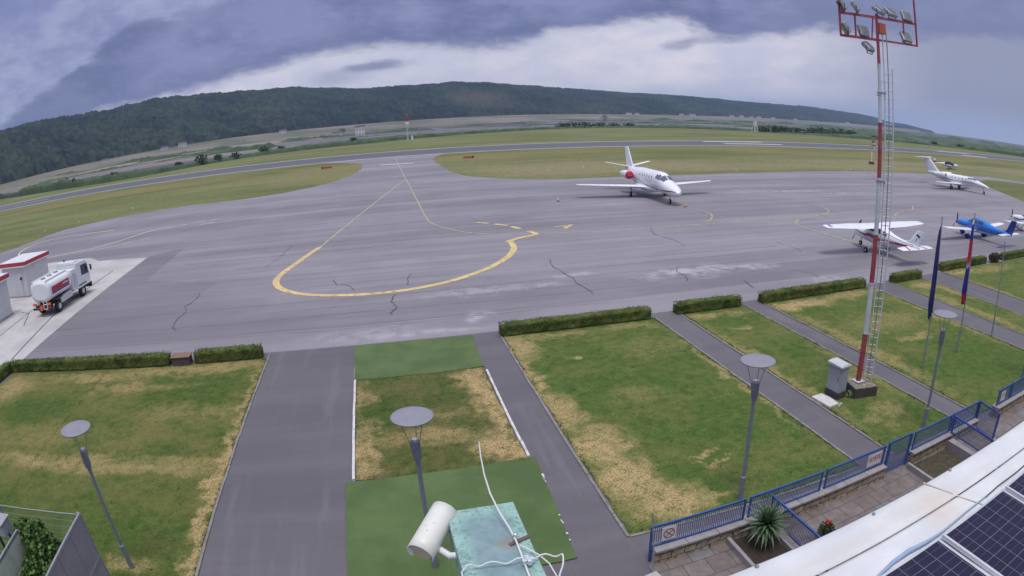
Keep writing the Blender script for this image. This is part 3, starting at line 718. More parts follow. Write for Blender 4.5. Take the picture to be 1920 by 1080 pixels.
for i in range(NR + 4):
    tt = i / NR; row = []
    a = -60.0
    while a < 49.8:
        if tt <= 1: d, z = hill_z(a, tt)
        else:
            d, z = hill_z(a, 1); d += (tt - 1) * 900; z -= 3 + (tt - 1) * 200
        x, y, _ = polar(a, d)
        v = noise.voronoi(Vector((x * .11, y * .11, 0)))[0]
        cr = max(0, 1 - v[0] * v[0] * 1.5) * 6.0 + 4.5 * noise.noise(Vector((x * .022, y * .022, .5))) + 2.5 * noise.noise(Vector((x * .055, y * .055, 4.5))) + 1.2 * noise.noise(Vector((x * .4, y * .4, 1.5)))
        edge = 0 if i == 0 else 1
        far = min(1, max(.25, (50 - a) / 8))
        row.append((x, y, z - 1.5 + (max(.8, cr) + 1.0) * edge * far)); a += .075
    rows.append(row)
mb.grid(rows)
tag(mb.build('hillside_forest', M['forest']), 'dense dark forest covering the long hill behind the airfield', 'forest', None, 'stuff')
# a far blue headland beyond the right end of the hill
mb = MB()
hd = [(47.5, .55), (48.5, .50), (49.5, .36), (50.4, .24), (51.2, .16), (51.6, -.05)]
mb.grid([[polar(a, 4700, -2) for a, e in hd], [polar(a, 4780, 10 + 4780 * math.tan(R(e - .06))) for a, e in hd], [polar(a, 5000, 10 + 5000 * math.tan(R(e - .15))) for a, e in hd], [polar(a, 5500, -2) for a, e in hd]])
struct('headland', mb, M['forest'])

# ------------------------------------------------------------------ trees, bushes
m, t, b = newmat('foliage'); P = t.pos()
oi = t.n.new('ShaderNodeObjectInfo')
c = t.mix(t.step(t.noise(P, .8, 3), .3, .7), (.022, .045, .014), (.058, .088, .028))
c = t.mix(1.0, c, t.step(oi.outputs['Random'], 0, 1, .7, 1.25), 'MULTIPLY')
t.set(b.inputs['Base Color'], c); b.inputs['Roughness'].default_value = .85; M['foliage'] = m
def leafmass(mb, c, r, n, s, rr=rnd):
    for _ in range(n):
        while True:
            p = Vector((rr.uniform(-1, 1), rr.uniform(-1, 1), rr.uniform(-1, 1)))
            if .35 < p.length < 1: break
        lump = 1 + .28 * noise.noise(p * 2.3 + Vector(c))
        q = Vector((c[0] + p.x * r[0] * lump, c[1] + p.y * r[1] * lump, c[2] + p.z * r[2] * lump))
        nrm = Vector((rr.gauss(0, 1), rr.gauss(0, 1), rr.gauss(0, 1))).normalized()
        u = nrm.orthogonal().normalized(); v = nrm.cross(u); ss = s * rr.uniform(.6, 1.4)
        mb.add([q - u * ss - v * ss * .6, q + u * ss - v * ss * .6, q + u * ss * .7 + v * ss, q - u * ss * .7 + v * ss], [(0, 1, 2, 3)])
def tree(name, label, cat, loc, rw, h, group=None, n=260):
    th = thing(name, label, cat, loc, 0, group)
    tk = MB(); tk.tube([(0, 0, 0), (.1, 0, h * .3), (0, .1, h * .6)], [h * .035 + .05, h * .03 + .03, .03], 6)
    for k in range(4):
        a = k * 1.7; tk.tube([(.05, 0, h * (.25 + .06 * k)), (rw * .5 * math.cos(a), rw * .5 * math.sin(a), h * (.5 + .08 * k))], [.06, .02], 5)
    tk.build('trunk', M['trunk'], th)
    cr = MB()
    for k in range(5):
        a = k * 2.4; q = rw * .42 * (0 if k == 0 else 1)
        leafmass(cr, (q * math.cos(a), q * math.sin(a), h * (.47 + .05 * math.sin(k * 2.1))), (rw * .72, rw * .72, h * .48), n // 5, .15 * rw ** .5 + .08)
    cr.build('crown', M['foliage'], th); return th
G1 = 'low bushes along the far edge of the airfield'
G2 = 'dark trees right of the striped beacon tower'
bush_pts = [(-94, 272, 2.2, 3.6), (-85, 282, 3.4, 5.4), (-79, 292, 2.6, 4.0), (-72, 300, 3.0, 3.6), (-60, 318, 3.4, 4.4), (-52, 326, 2.6, 3.4), (-160, 268, 3.2, 5.0), (-150, 263, 2.8, 4.0), (-123, 257, 2.6, 4), (140, 462, 6, 4.6), (150, 466, 7, 5), (160, 466, 7, 4.8), (171, 466, 6, 4.6), (182, 462, 6, 4.2), (194, 460, 5, 3.6), (-14, 350, 2.2, 4.2), (330, 322, 4, 3), (372, 296, 4, 3), (395, 286, 4, 3.2), (420, 276, 4, 3), (470, 262, 5, 4), (500, 250, 5, 5)]
for x, y, rw, h in bush_pts:
    tree('bush', 'low dark green bush in the reeds along the far airfield edge', 'bush', (x, y, 0), rw, h, G1, 220)
for x, y, rw, h in ((262, 374, 7, 4.6), (270, 368, 7.5, 5.4), (278, 366, 7, 4.9), (287, 362, 7.5, 4.7), (297, 356, 7, 4.2), (306, 352, 6, 3.6), (328, 395, 5, 5.0), (336, 392, 5, 5.8), (344, 388, 5, 6.0), (352, 385, 5, 5.4), (361, 382, 5, 5.0)):
    tree('tree', 'dark round-topped tree in the clump right of the far beacon tower', 'tree', (x, y, 0), rw, h, G2, 260)
tree('tree', 'lone dark tree standing on the flats below the middle of the hill', 'tree', polar(20.6, 1050), 7, 11, None, 200)
tree('tree', 'single dark tree right beside the pale house on the salt flats', 'tree', (-50, 862, 0), 6, 9, None, 200)

# scrub rows on the dykes between the salt pans: low ragged lines that read as one mass
mb = MB()
def scrub(x0, y0, x1, y1, h, wd):
    a = Vector((x0, y0)); b_ = Vector((x1, y1)); L = (b_ - a).length; n_ = int(L / 2.5); t_ = (b_ - a).normalized(); nn = Vector((-t_.y, t_.x)); rows = [[], [], [], [], []]
    for i in range(n_ + 1):
        p = a.lerp(b_, i / n_) + nn * (6 * noise.noise(Vector((i * .03, y0 * .1, 0)))); k = max(0, noise.noise(Vector((i * .045, x0 * .01, y0 * .02))) * 1.5 + .62) * min(1, min(i, n_ - i) / 6)
        for j, (o, z) in enumerate(((-wd, 0), (-wd * .6, .8), (0, 1), (wd * .6, .75), (wd, 0))):
            q = p + nn * o; zz = h * k * z * (.75 + .5 * noise.noise(Vector((q.x * .22, q.y * .22, 1))) + .35 * noise.noise(Vector((q.x * .6, q.y * .6, 3)))); rows[j].append((q.x, q.y, max(-.05, zz)))
    mb.grid(rows)
for r_ in ((-330, 480, -120, 560, 3.4, 5), (-280, 620, -60, 640, 3.6, 5), (-420, 640, -200, 820, 4, 6), (-190, 480, -70, 470, 3.2, 5), (-120, 720, 60, 740, 3, 5), (-60, 520, 160, 600, 1.6, 4), (100, 640, 420, 700, 1.8, 4), (-40, 930, 300, 960, 2.6, 6), (200, 560, 560, 560, 1.8, 4), (340, 420, 640, 380, 3.0, 7), (330, 480, 760, 430, 3.0, 8), (420, 330, 800, 270, 3.2, 8), (400, 700, 900, 640, 3.0, 8), (420, 560, 1000, 480, 3.4, 9), (560, 300, 1100, 200, 3.4, 9), (300, 1000, 900, 980, 3.4, 8), (100, 1250, 700, 1300, 3.6, 9), (-300, 960, -60, 1120, 4, 8), (600, 800, 1400, 700, 4, 10), (700, 1200, 1700, 1100, 4, 12), (700, 460, 1500, 330, 4, 12)):
    scrub(*r_)
tag(mb.build('scrub_rows', M['reed']), 'low ragged rows of green scrub on the dykes across the far flats', 'scrub', None, 'stuff')
# ------------------------------------------------------------------ far houses
def house(name, label, loc, rz, wx, dy, h, group=None, roof='gable'):
    th = thing(name, label, 'house', loc, rz, group)
    mb = MB(); mb.box((0, 0, h / 2), (wx, dy, h)); mb.build('wall', M['house_wall'], th)
    r_ = MB(); e = .4; x, y, rh = wx / 2 + e, dy / 2 + e, dy * .28
    r_.add([(-x, -y, h), (x, -y, h), (x, y, h), (-x, y, h), (-x, 0, h + rh), (x, 0, h + rh)], [(0, 1, 5, 4), (2, 3, 4, 5), (0, 4, 3), (1, 2, 5), (0, 3, 2, 1)])
    rf = r_.build('roof', M['house_roof'], th)
    c_ = MB(); c_.box((wx * .25, 0, h + rh), (.7, .7, 1.2)); c_.build('chimney', M['house_wall'], rf)
    for k in range(3):
        w_ = MB(); w_.box((-wx * .3 + k * wx * .3, -dy / 2 - .03, h * .55), (wx * .11, .08, h * .22)); w_.build('window', M['glass'], th)
    return th
house('salt_house', 'pale square house with a low dark roof standing alone on the salt flats', (-25, 845, 0), R(3), 13, 9, 8.2)
house('farmhouse', 'long low whitish building left of the lone salt flats house', (-56, 850, 0), R(4), 14, 6, 2.8)
GH = 'tiny pale houses along the foot of the hill'
for a, k, s in ((-20.4, .93, .8), (-18.6, .94, 1.), (22.8, .95, 1.1), (23.5, .95, .9), (27.6, .96, 1), (28.6, .93, 1.2), (32.2, .97, 1), (33.1, .97, 1.2), (34.0, .97, .9), (34.7, .97, 1.1), (36.0, .97, 1), (38.1, .97, 1), (43.0, .96, 1.2), (-8.9, .93, .9), (-26.5, .90, .6)):
    db = lerp_tab(DB, a); d0, z0 = hill_z(a, 0)
    zz = (z0 - 1) * (1 - (1 - k) * 4)
    house('farmhouse', 'tiny pale house at the foot of the distant wooded hill', polar(a, db * k, max(0, zz - .5)), R(-a + rnd.uniform(-25, 25)), 15 * s, 9 * s, 6 * s, GH)

# ------------------------------------------------------------------ navigation masts, windsock, guidance signs
def lattice(mb, h, w0, w1, nb, r=.05, cx=0, cy=0, z0=0):
    f = lambda z: (w0 + (w1 - w0) * (z - z0) / (h - z0)) / 2
    for sx, sy in ((1, 1), (-1, 1), (-1, -1), (1, -1)): mb.tube([(cx + sx * f(z0), cy + sy * f(z0), z0), (cx + sx * f(h), cy + sy * f(h), h)], r, 5)
    for i in range(nb):
        za, zb = z0 + (h - z0) * i / nb, z0 + (h - z0) * (i + 1) / nb
        for (ax, ay), (bx, by) in (((1, 1), (-1, 1)), ((-1, 1), (-1, -1)), ((-1, -1), (1, -1)), ((1, -1), (1, 1))):
            mb.tube([(cx + ax * f(za), cy + ay * f(za), za), (cx + bx * f(zb), cy + by * f(zb), zb)], r * .7, 4)
    return mb
th = thing('radio_mast', 'slender red and white radio mast with white dishes beyond the runway', 'mast', (15.9, 342.7, 0))
mb = MB(); lattice(mb, 7.5, .8, .7, 8, .07); mb.build('lower_section', M['white'], th)
mb = MB(); lattice(mb, 10.3, 1.0, 1.0, 2, .16, z0=7.5); mb.box((0, 0, 9.4), (2.2, 1.4, 1.3)); mb.build('antenna_platform', M['white'], th, bevel=.1)
mb = MB(); lattice(mb, 13.4, .8, .7, 3, .16, z0=10.4)
for s in (-1, 1): mb.cyl((s * .75, 0, 10.3), (s * .75, 0, 13.0), .13)
mb.build('upper_section', M['red'], th)
mb = MB(); mb.cyl((0, 0, 13.4), (0, 0, 15), .08); mb.build('lightning_rod', M['white'], th)
th = thing('equipment_cabinet', 'small white equipment cabinet at the foot of the far radio mast', 'cabinet', (18.4, 343, 0))
mb = MB(); mb.box((0, 0, 1.25), (1.1, 1, 2.5)); mb.build('body', M['white'], th, bevel=.04)
mb = MB(); mb.box((0, 0, 2.56), (1.3, 1.2, .12)); mb.build('lid', M['grey_white'], th)
th = thing('beacon_tower', 'squat red and white lattice beacon tower beyond the runway on the right', 'tower', (251, 367.5, 0))
for k in range(2):
    mb = MB(); lattice(mb, 4.6 if k == 0 else 4.4, 3.6, 1.9, 3, .16 if k == 0 else .1); mb.build('lattice', M['white' if k == 0 else 'red'], th)
mb = MB(); mb.box((0, 0, 6.4), (1.9, 1.9, 3.4)); mb.build('cabin', M['white'], th, bevel=.05)
mb = MB(); mb.box((0, 0, 8.2), (2.2, 2.2, .2)); mb.cyl((0, 0, 8.2), (0, 0, 9.4), .25, .12); mb.build('beacon', M['grey_white'], th)
th = thing('windsock', 'limp red and white windsock on a striped pole beside the apron', 'windsock', (117.5, 116, 0))
mb = MB(); mb.box((0, 0, .35), (1.1, 1.1, .7)); mb.build('base', M['rust'], th, bevel=.03)
mb = MB(); mb.cyl((0, 0, .7), (0, 0, 3.3), .16); mb.build('lower_pole', M['white'], th)
mb = MB(); mb.cyl((0, 0, 3.3), (0, 0, 7.4), .10, .07); mb.build('upper_pole', M['steel'], th)
for i in range(4):
    mb = MB(); z0, z1 = 6.1 - i * .48, 6.1 - (i + 1) * .48; r0 = .52 - .06 * i
    mb.loft([[(.65 + .1 * i + r0 * math.cos(q * PI / 5) * (.9 if k == 0 else .85), r0 * .6 * math.sin(q * PI / 5), z) for q in range(10)] for k, z in ((0, z0), (1, z1))]); mb.build('sleeve', M['red'] if i % 2 == 0 else M['white'], th)
mb = MB(); mb.tube([(0, 0, 6.3), (.5, 0, 6.25), (1.15, 0, 6.15)], .05); mb.build('hoop', M['steel'], th)
for i, (x, y, lab, s) in enumerate(((-13.1, 154.8, 'orange-red marker board on the grass left of the taxiway', -1), (21.7, 153.5, 'orange-red marker board on the grass right of the taxiway', 1))):
    th = thing('marker_board', lab, 'marker board', (x, y, 0), R(4))
    mb = MB(); mb.box((0, 0, .45), (2.0, .35, .52)); mb.build('board', M['marker_red'], th, bevel=.04)
    mb = MB(); mb.box((s * 1.35, 0, .42), (.5, .3, .5)); mb.build('end_panel', M['dark'], th, bevel=.04)
    for q in (-.8, .8):
        mb = MB(); mb.box((q, 0, .1), (.1, .2, .2)); mb.build('leg', M['steel'], th)
GL = 'small pale edge markers in the airfield grass'
for x, y in ((-49, 110), (-57, 100), (-62, 94), (38, 113), (31, 112), (100, 101), (96, 101.5), (72, 108), (63, 98.5)):
    th = thing('edge_marker', 'tiny pale edge marker post standing in the airfield grass', 'marker', (x, y, 0), 0, GL)
    mb = MB(); mb.cyl((0, 0, 0), (0, 0, .26), .10, .08, 8); mb.build('base', M['white'], th)
    mb = MB(); mb.ell((0, 0, .30), (.10, .10, .08), 8, 6); mb.build('cap', M['cream'], th)
# ------------------------------------------------------------------ clipped hedges
m, t, b = newmat('hedge_leaves'); P = t.pos()
c = t.mix(t.step(t.noise(P, 1.6, 5, .65), .3, .7), (.036, .056, .012), (.105, .125, .030))
c = t.mix(t.m('MULTIPLY', t.step(t.noise(P, .8, 4, .6), .56, .72), .55), c, (.11, .085, .035))
c = t.mix(1.0, c, t.step(t.noise(P, 22, 3, .7), .25, .75, .55, 1.5), 'MULTIPLY')
t.set(b.inputs['Base Color'], c); b.inputs['Roughness'].default_value = .8; b.inputs['Specular IOR Level'].default_value = .2
M['hedge'] = m
def hedge(label, x0, y0, x1, y1, depth=.62, h=.58):
    a = Vector((x0, y0, 0)); d = Vector((x1, y1, 0)) - a; L = d.length; rz = math.atan2(d.y, d.x)
    th = thing('hedge', label, 'hedge', a, rz, 'clipped hedges along the apron')
    mb = MB(); nx = max(4, int(L / .12))
    prof = [(0, .02), (-.03, .14), (.0, .3), (.01, h - .07), (.07, h), (depth * .5, h + .015), (depth - .07, h), (depth, h - .07), (depth + .02, .25), (depth, .02)]
    rows = []
    for i in range(nx + 1):
        x = L * i / nx; row = []
        e = min(1, .75 + min(i, nx - i) * .12)
        for (py, pz) in prof:
            k = Vector((x * 5, py * 5 + y0, pz * 5 + x0)); n = noise.noise(k) * .045 + noise.noise(k * .22) * .05
            row.append((x + noise.noise(k + Vector((9, 3, 1))) * .04, depth / 2 + (py - depth / 2) * e + n, max(0, pz * (1 if e == 1 else .93) + noise.noise(k * .8 + Vector((2, 8, 4))) * .05 - (.05 if e < 1 else 0))))
        rows.append(row)
    mb.grid(rows, smooth=False)
    mb.add(rows[0], [tuple(range(len(prof)))]); mb.add(rows[-1], [tuple(range(len(prof) - 1, -1, -1))])
    mb.build('clipped_body', M['hedge'], th)
    lf = MB(); n = int(L * 560)
    for _ in range(n):
        s = rnd.random()
        x = rnd.uniform(-.02, L + .02)
        if s < .42: p = Vector((x, rnd.uniform(0, depth), h + rnd.gauss(.0, .025)))
        elif s < .84: p = Vector((x, rnd.gauss(-.01, .03), h * rnd.random() ** .8))
        elif s < .93: p = Vector((x, depth + rnd.gauss(.01, .02), h * rnd.random()))
        else: p = Vector((rnd.choice((0, L)) + rnd.gauss(0, .03), rnd.uniform(0, depth), h * rnd.random()))
        p.z += .05 * noise.noise(Vector((x * 1.1, 3.3, x0)))
        u = Vector((rnd.gauss(0, 1), rnd.gauss(0, 1), rnd.gauss(0, 1))).normalized(); v = u.orthogonal().normalized(); q = rnd.uniform(.018, .042)
        lf.add([p - u * q, p + v * q * .6, p + u * q, p - v * q * .6], [(0, 1, 2, 3)])
    lf.build('leaves', M['hedge'], th)
    return th
hedge('longest clipped hedge, at the far left beside the brown topped box', -22.6, 26.8, -11.3, 26.75)
hedge('short return hedge at the left edge turning toward the camera', -22.85, 20.5, -22.6, 27.2)
hedge('short hedge between the brown topped box and the wide path', -9.85, 26.8, -6.35, 26.9)
hedge('long hedge at the far end of the biggest lawn', 4.98, 26.85, 12.5, 26.85)
hedge('shortest hedge, standing between two narrow paths in the middle', 14.05, 27.0, 17.95, 26.95)
hedge('hedge immediately left of the floodlight mast as seen, with a dry strip before it', 19.35, 26.9, 27.6, 27.0)
hedge('short hedge seen just right of the floodlight mast ladder', 30.4, 26.95, 33.6, 27.05)
hedge('hedge right of the two flags, ending at a brown shrub', 37.0, 27.75, 44.0, 27.95)
hedge('hedge running out at the right edge beyond the brown shrub', 47.0, 27.9, 57, 28.1)
th = thing('dead_shrub', 'brown withered shrub in the gap between two hedges at the right', 'shrub', (45.4, 28.0, 0))
mb = MB(); mb.tube([(0, 0, 0), (.05, 0, .3), (-.05, .05, .6)], [.05, .04, .015], 5); mb.build('trunk', M['trunk'], th)
m_ = mat('dead_leaves', (.09, .055, .04), .9, var=.4, scale=8)
mb = MB(); leafmass(mb, (0, 0, .42), (.9, .45, .36), 900, .06); mb.build('dry_leaves', m_, th)
th = thing('planter_box', 'low box with brown wooden top and grey sides between two left hedges', 'box', (-10.6, 27.0, 0), R(1))
mb = MB(); mb.box((0, 0, .22), (.98, .62, .44)); mb.build('body', M['wood_dark'], th, bevel=.02)
mb = MB()
for k in range(4): mb.box((0, -.26 + k * .175, .462), (1.08, .165, .045))
mb.build('lid', mat('brown_wood', (.20, .125, .085), .8, var=.25, scale=8), th, bevel=.006)

# ------------------------------------------------------------------ taller tufts, clover and weeds in the lawns and along their edges
m, t, b = newmat('tuft_grass'); P = t.pos()
c = t.mix(t.step(t.noise(P, 1.3, 4, .6), .35, .65), (.035, .075, .012), (.10, .135, .032)); c = t.mix(t.m('MULTIPLY', t.step(t.noise(P, 5, 3), .5, .7), .5), c, (.20, .165, .07))
t.set(b.inputs['Base Color'], c); b.inputs['Roughness'].default_value = .8; b.inputs['Specular IOR Level'].default_value = .15
mb = MB()
def tuft(x, y, n, h, r):
    for _ in range(n):
        a = rnd.uniform(0, 6.28); q = abs(rnd.gauss(0, r)); px, py = x + q * math.cos(a), y + q * math.sin(a); l = rnd.uniform(0, 6.28); ww = rnd.uniform(.006, .014); hh = h * rnd.uniform(.5, 1.2); lean = hh * rnd.uniform(.2, .9)
        mb.add([(px - ww * math.sin(l), py + ww * math.cos(l), .04), (px + ww * math.sin(l), py - ww * math.cos(l), .04), (px + lean * math.cos(l), py + lean * math.sin(l), .045 + hh)], [(0, 1, 2)])
for (x0, x1, y0, y1, k) in ((-15, -6.15, 8, 26.8, 1.0), (-1.7, 3.5, 15.95, 23.5, 1.5), (5.1, 12.65, 11.5, 26.9, 1.2), (14.35, 18.1, 11.4, 26.9, .9), (19.55, 27.9, 11.4, 26.9, .5)):
    for _ in range(int((x1 - x0) * (y1 - y0) * 3.0 * k)):
        x, y = rnd.uniform(x0, x1), rnd.uniform(y0, y1)
        if noise.noise(Vector((x * .8, y * .8, 3))) > -.05: tuft(x, y, rnd.randint(4, 10), rnd.uniform(.025, .06), .06)
    for xe in (x0, x1):
        y = y0
        while y < y1:
            y += rnd.uniform(.04, .22)
            if noise.noise(Vector((xe, y * .7, 1))) > -.12: tuft(xe + rnd.gauss(0, .025), y, rnd.randint(5, 11), rnd.uniform(.03, .075), .05)
    for ye in (y0, y1):
        x = x0
        while x < x1:
            x += rnd.uniform(.05, .25); tuft(x, ye + rnd.gauss(0, .03), rnd.randint(4, 9), rnd.uniform(.03, .08), .05)
tag(mb.build('grass_tufts', m), 'loose grass tufts and weeds scattered over the lawns and their edges', 'grass', None, 'stuff')

# ------------------------------------------------------------------ disc street lamps
def lamp(label, x, y, lean=0):
    th = thing('street_lamp', label, 'street lamp', (x, y, .02), 0, 'grey disc lamps along the lawns')
    th.rotation_euler = (R(lean), 0, rnd.uniform(0, 6))
    mb = MB(); mb.cyl((0, 0, 0), (0, 0, .78), .078, seg=16); mb.cyl((0, 0, .78), (0, 0, .80), .078, .06); mb.build('base_sleeve', M['pole_grey'], th)
    mb = MB(); mb.cyl((0, 0, .79), (0, 0, 3.1), .052, .05, 14); mb.build('pole', M['pole_grey'], th)
    mb = MB(); mb.tube([(0, 0, 2.98), (0, 0, 3.12), (0, 0, 3.2), (0, 0, 3.58), (0, 0, 3.6)], [.052, .06, .098, .105, .1], 18); mb.build('head', M['pole_grey'], th)
    mb = MB(); mb.cyl((0, 0, 3.6), (0, 0, 3.66), .075, .07, 16); mb.build('reflector', M['chrome'], th)
    for k in range(3):
        a = k * 2 * PI / 3; mb = MB()
        mb.tube([(.10 * math.cos(a), .10 * math.sin(a), 3.45), (.13 * math.cos(a), .13 * math.sin(a), 3.62), (.30 * math.cos(a), .30 * math.sin(a), 4.17)], .008, 6); mb.build('rod', M['pole_grey'], th)
    mb = MB(); mb.tube([(0, 0, 4.165), (0, 0, 4.17), (0, 0, 4.19), (0, 0, 4.2), (0, 0, 4.205)], [.40, .447, .452, .44, .3], 40); mb.build('disc', M['disc_grey'], th)
    return th
lamp('grey disc lamp on the far left lawn, above the mesh fence', -8.17, 11.74)
lamp('grey disc lamp standing on the turf mat behind the security camera', .18, 11.52)
lamp('grey disc lamp by the blue fence on the biggest lawn, left of the cabinet', 8.42, 11.72)
lamp('grey disc lamp right of the floodlight mast, near the open gate', 16.58, 12.03)
lamp('grey disc lamp at the right edge of the picture behind the blue fence', 24.7, 12.3)

# ------------------------------------------------------------------ floodlight mast
MX, MY = 16.34, 15.7
th = thing('concrete_base', 'weathered concrete block with plank marked sides under the floodlight mast', 'base', (MX + .06, MY - .10, 0), R(-12))
mb = MB()
for k in range(9):
    for s_ in (-1, 1):
        mb.box((-.48 + .12 * k, s_ * .49, .215 + rnd.uniform(-.02, .02)), (.10, .05, .43)); mb.box((s_ * .51, -.44 + .11 * k, .215 + rnd.uniform(-.02, .02)), (.05, .095, .43))
mb.build('plank_sides', M['wood_dark'], th)
mb = MB(); mb.box((0, 0, .235), (.97, .93, .47)); mb.build('block', M['concrete'], th, bevel=.03)
mb = MB(); rows = [[(-.46 + .092 * i, -.44 + .088 * j, .475 + .02 * noise.noise(Vector((i * .7, j * .7, 2)))) for i in range(11)] for j in range(11)]; mb.grid(rows); mb.build('mortar_top', mat('brown_mortar', (.20, .165, .125), .9, var=.3, scale=9, bump=.4), th)
th = thing('floodlight_mast', 'tall red and white floodlight mast with a ladder', 'mast', (MX, MY, .5))
bands = [(0, 1.93, 'mast_red'), (1.93, 3.82, 'mast_white'), (3.82, 5.65, 'mast_red'), (5.65, 7.62, 'mast_white'), (7.62, 9.65, 'mast_red'), (9.65, 11.7, 'mast_white'), (11.7, 13.6, 'mast_red')]
for z0, z1, mt in bands:
    rr = lambda z: .112 - .0042 * z
    mb = MB(); mb.cyl((0, 0, z0), (0, 0, z1), rr(z0), rr(z1), 16)
    mb.build('pole_section', M[mt], th)
MB().box((0, 0, .012), (.4, .4, .024)).build('base_plate', M['mast_white'], th)
for z in (1.93, 3.82, 5.65, 7.62, 9.65, 11.7): MB().cyl((0, 0, z - .02), (0, 0, z + .05), .125 - .0042 * z, seg=16).build('flange', M['mast_white'], th)
ux, uy = .72, -.69      # ladder stands off to the camera's right
lx = lambda k: (ux * k, uy * k)
for k in (.20, .52): MB().tube([(*lx(k), .05), (*lx(k - .02), 13.3 if k < .3 else 11.6)], .025, 6).build('ladder_rail', M['mast_white'], th)
for i in range(38):
    z = .3 + i * .30; MB().tube([(*lx(.19), z), (*lx(.51), z)], .017, 5).build('rung', M['mast_white'], th)
for z in (1.9, 4.2, 6.5, 8.8, 11.1): MB().bar((0, 0, z), (*lx(.34), z), .035).build('standoff', M['mast_white'], th)
mb = MB(); mb.tube([(*lx(.35), .1), (*lx(.34), 12.9)], .022, 6); mb.build('conduit', M['steel'], th)
for z in (2.0, 5.5, 8.9, 10.6): MB().tube([(-.18, .02, z), (-.02, 0, z)], .016, 5).build('peg', M['steel'], th)
for z in (7.55, 10.7): MB().box((.05, -.04, z), (.34, .18, .07), rz=-.75).build('clamp', M['steel'], th)
mb = MB(); mb.bar((-1.92, 0, 13.32), (2.38, 0, 13.62), .07, .09); mb.bar((-1.90, 0, 12.52), (.02, 0, 12.62), .07, .09); mb.bar((.02, 0, 12.62), (2.3, 0, 12.75), .06, .07)
mb.bar((-1.90, 0, 12.5), (-1.90, 0, 15.0), .06); mb.bar((2.34, 0, 12.72), (2.34, 0, 15.2), .06); mb.bar((-1.15, 0, 12.55), (-1.15, 0, 13.38), .05); mb.bar((1.55, 0, 12.7), (1.55, 0, 13.56), .05); mb.bar((-.32, 0, 12.6), (-.2, 0, 13.45), .04)
mb.build('head_frame', M['mast_red'], th)
mb = MB(); mb.box((.12, -.1, 13.05), (.32, .2, .40)); mb.build('junction_box', M['marker_red'], th, bevel=.01)
GF = 'floodlights on the mast head'
fl = mat('floodlight_grey', (.36, .38, .40), .5, .3, var=.12, scale=6); fl2 = mat('floodlight_dark', (.07, .075, .11), .5, .2)
def flood(lab, x, z, yaw, tilt, post=.3):
    th = thing('floodlight', lab, 'floodlight', (MX + x, MY - .02, .5 + z), yaw, GF)
    Rm = Matrix.Rotation(tilt, 4, 'X')
    mb = MB(); mb.box((0, .05, .24), (.50, .15, .42), M=Rm); mb.build('housing', fl, th, bevel=.035)
    mb = MB(); c0 = Rm @ Vector((0, .085, 0)); mb.box((c0.x, c0.y + .05, c0.z + .24), (.40, .012, .34), M=Rm); mb.build('glass', M['glass'], th)
    mb = MB()
    for k in range(5):
        c0 = Rm @ Vector((-.16 + .08 * k, -.09, 0)); mb.box((c0.x, c0.y + .05, c0.z + .24), (.012, .05, .34), M=Rm)
    mb.build('cooling_fins', fl, th)
    mb = MB(); mb.bar((-.24, 0, 0), (-.25, .02, .26), .02, .035); mb.bar((.24, 0, 0), (.25, .02, .26), .02, .035); mb.bar((-.25, 0, .0), (.25, 0, .0), .035, .02); mb.build('bracket', fl2, th)
for lab, x, z, yaw, tl in (('floodlight above the top bar at the far left end of the mast head', -1.72, 13.38, R(62), R(-28)), ('floodlight second from the left above the top bar of the mast head', -1.05, 13.42, R(48), R(-34)),
        ('floodlight above the top bar just right of the pole', .2, 13.52, R(18), R(-55)), ('floodlight above the top bar, middle of the right half', .88, 13.56, R(6), R(-50)), ('floodlight above the top bar at the right end of the mast head', 1.8, 13.6, R(-8), R(-22)),
        ('floodlight on the lower bar at the left end of the mast head', -1.6, 12.57, R(60), R(-32)), ('floodlight on the lower bar beside the pole, facing the apron', -.72, 12.6, R(4), R(-18)), ('floodlight hanging under the lower bar left of the pole', -.5, 12.05, R(22), R(-48)), ('floodlight on the lower bar right of the pole', 1.7, 12.76, R(-8), R(-30))):
    flood(lab, x, z, yaw, tl)

# ------------------------------------------------------------------ cabinet, manhole slab, weeds
th = thing('utility_cabinet', 'grey metal utility cabinet with a sloping lid on a dark plinth', 'cabinet', (15.30, 15.86, 0), R(7)); th.scale = (.74, .72, 1.0)
mb = MB(); mb.box((0, 0, .15), (.66, .98, .30)); mb.build('plinth', mat('dark_plinth', (.055, .048, .05), .9, var=.2), th, bevel=.01)
cg = mat('cabinet_grey', (.30, .315, .36), .5, var=.05, scale=3, dirt=(.2, .2, .21), dirt_amt=.3)
mb = MB(); mb.box((0, 0, .80), (.60, .94, 1.0)); mb.build('body', cg, th, bevel=.012)
mb = MB(); mb.box((-.305, 0, .80), (.012, .86, .92)); mb.build('door', cg, th, bevel=.004)
mb = MB(); mb.box((.02, -.474, .80), (.46, .012, .92)); mb.build('side_door', cg, th, bevel=.004)
mb = MB(); mb.add([(-.37, -.54, 1.30), (.37, -.54, 1.30), (.37, .54, 1.30), (-.37, .54, 1.30), (-.37, -.54, 1.36), (.37, -.54, 1.36), (.37, .54, 1.40), (-.37, .54, 1.40), (-.18, -.48, 1.42), (.18, -.48, 1.42), (.18, .5, 1.44), (-.18, .5, 1.44)],
    [(0, 3, 2, 1), (0, 1, 5, 4), (1, 2, 6, 5), (2, 3, 7, 6), (3, 0, 4, 7), (4, 5, 9, 8), (5, 6, 10, 9), (6, 7, 11, 10), (7, 4, 8, 11), (8, 9, 10, 11)]); mb.build('lid', M['grey_white'], th)
mb = MB(); mb.box((-.318, -.30, .85), (.02, .03, .14)); mb.build('handle', M['dark'], th)
th = thing('cover_slab', 'broken pale concrete cover slab lying by the path beside the cabinet', 'slab', (14.62, 15.62, .03), R(6))
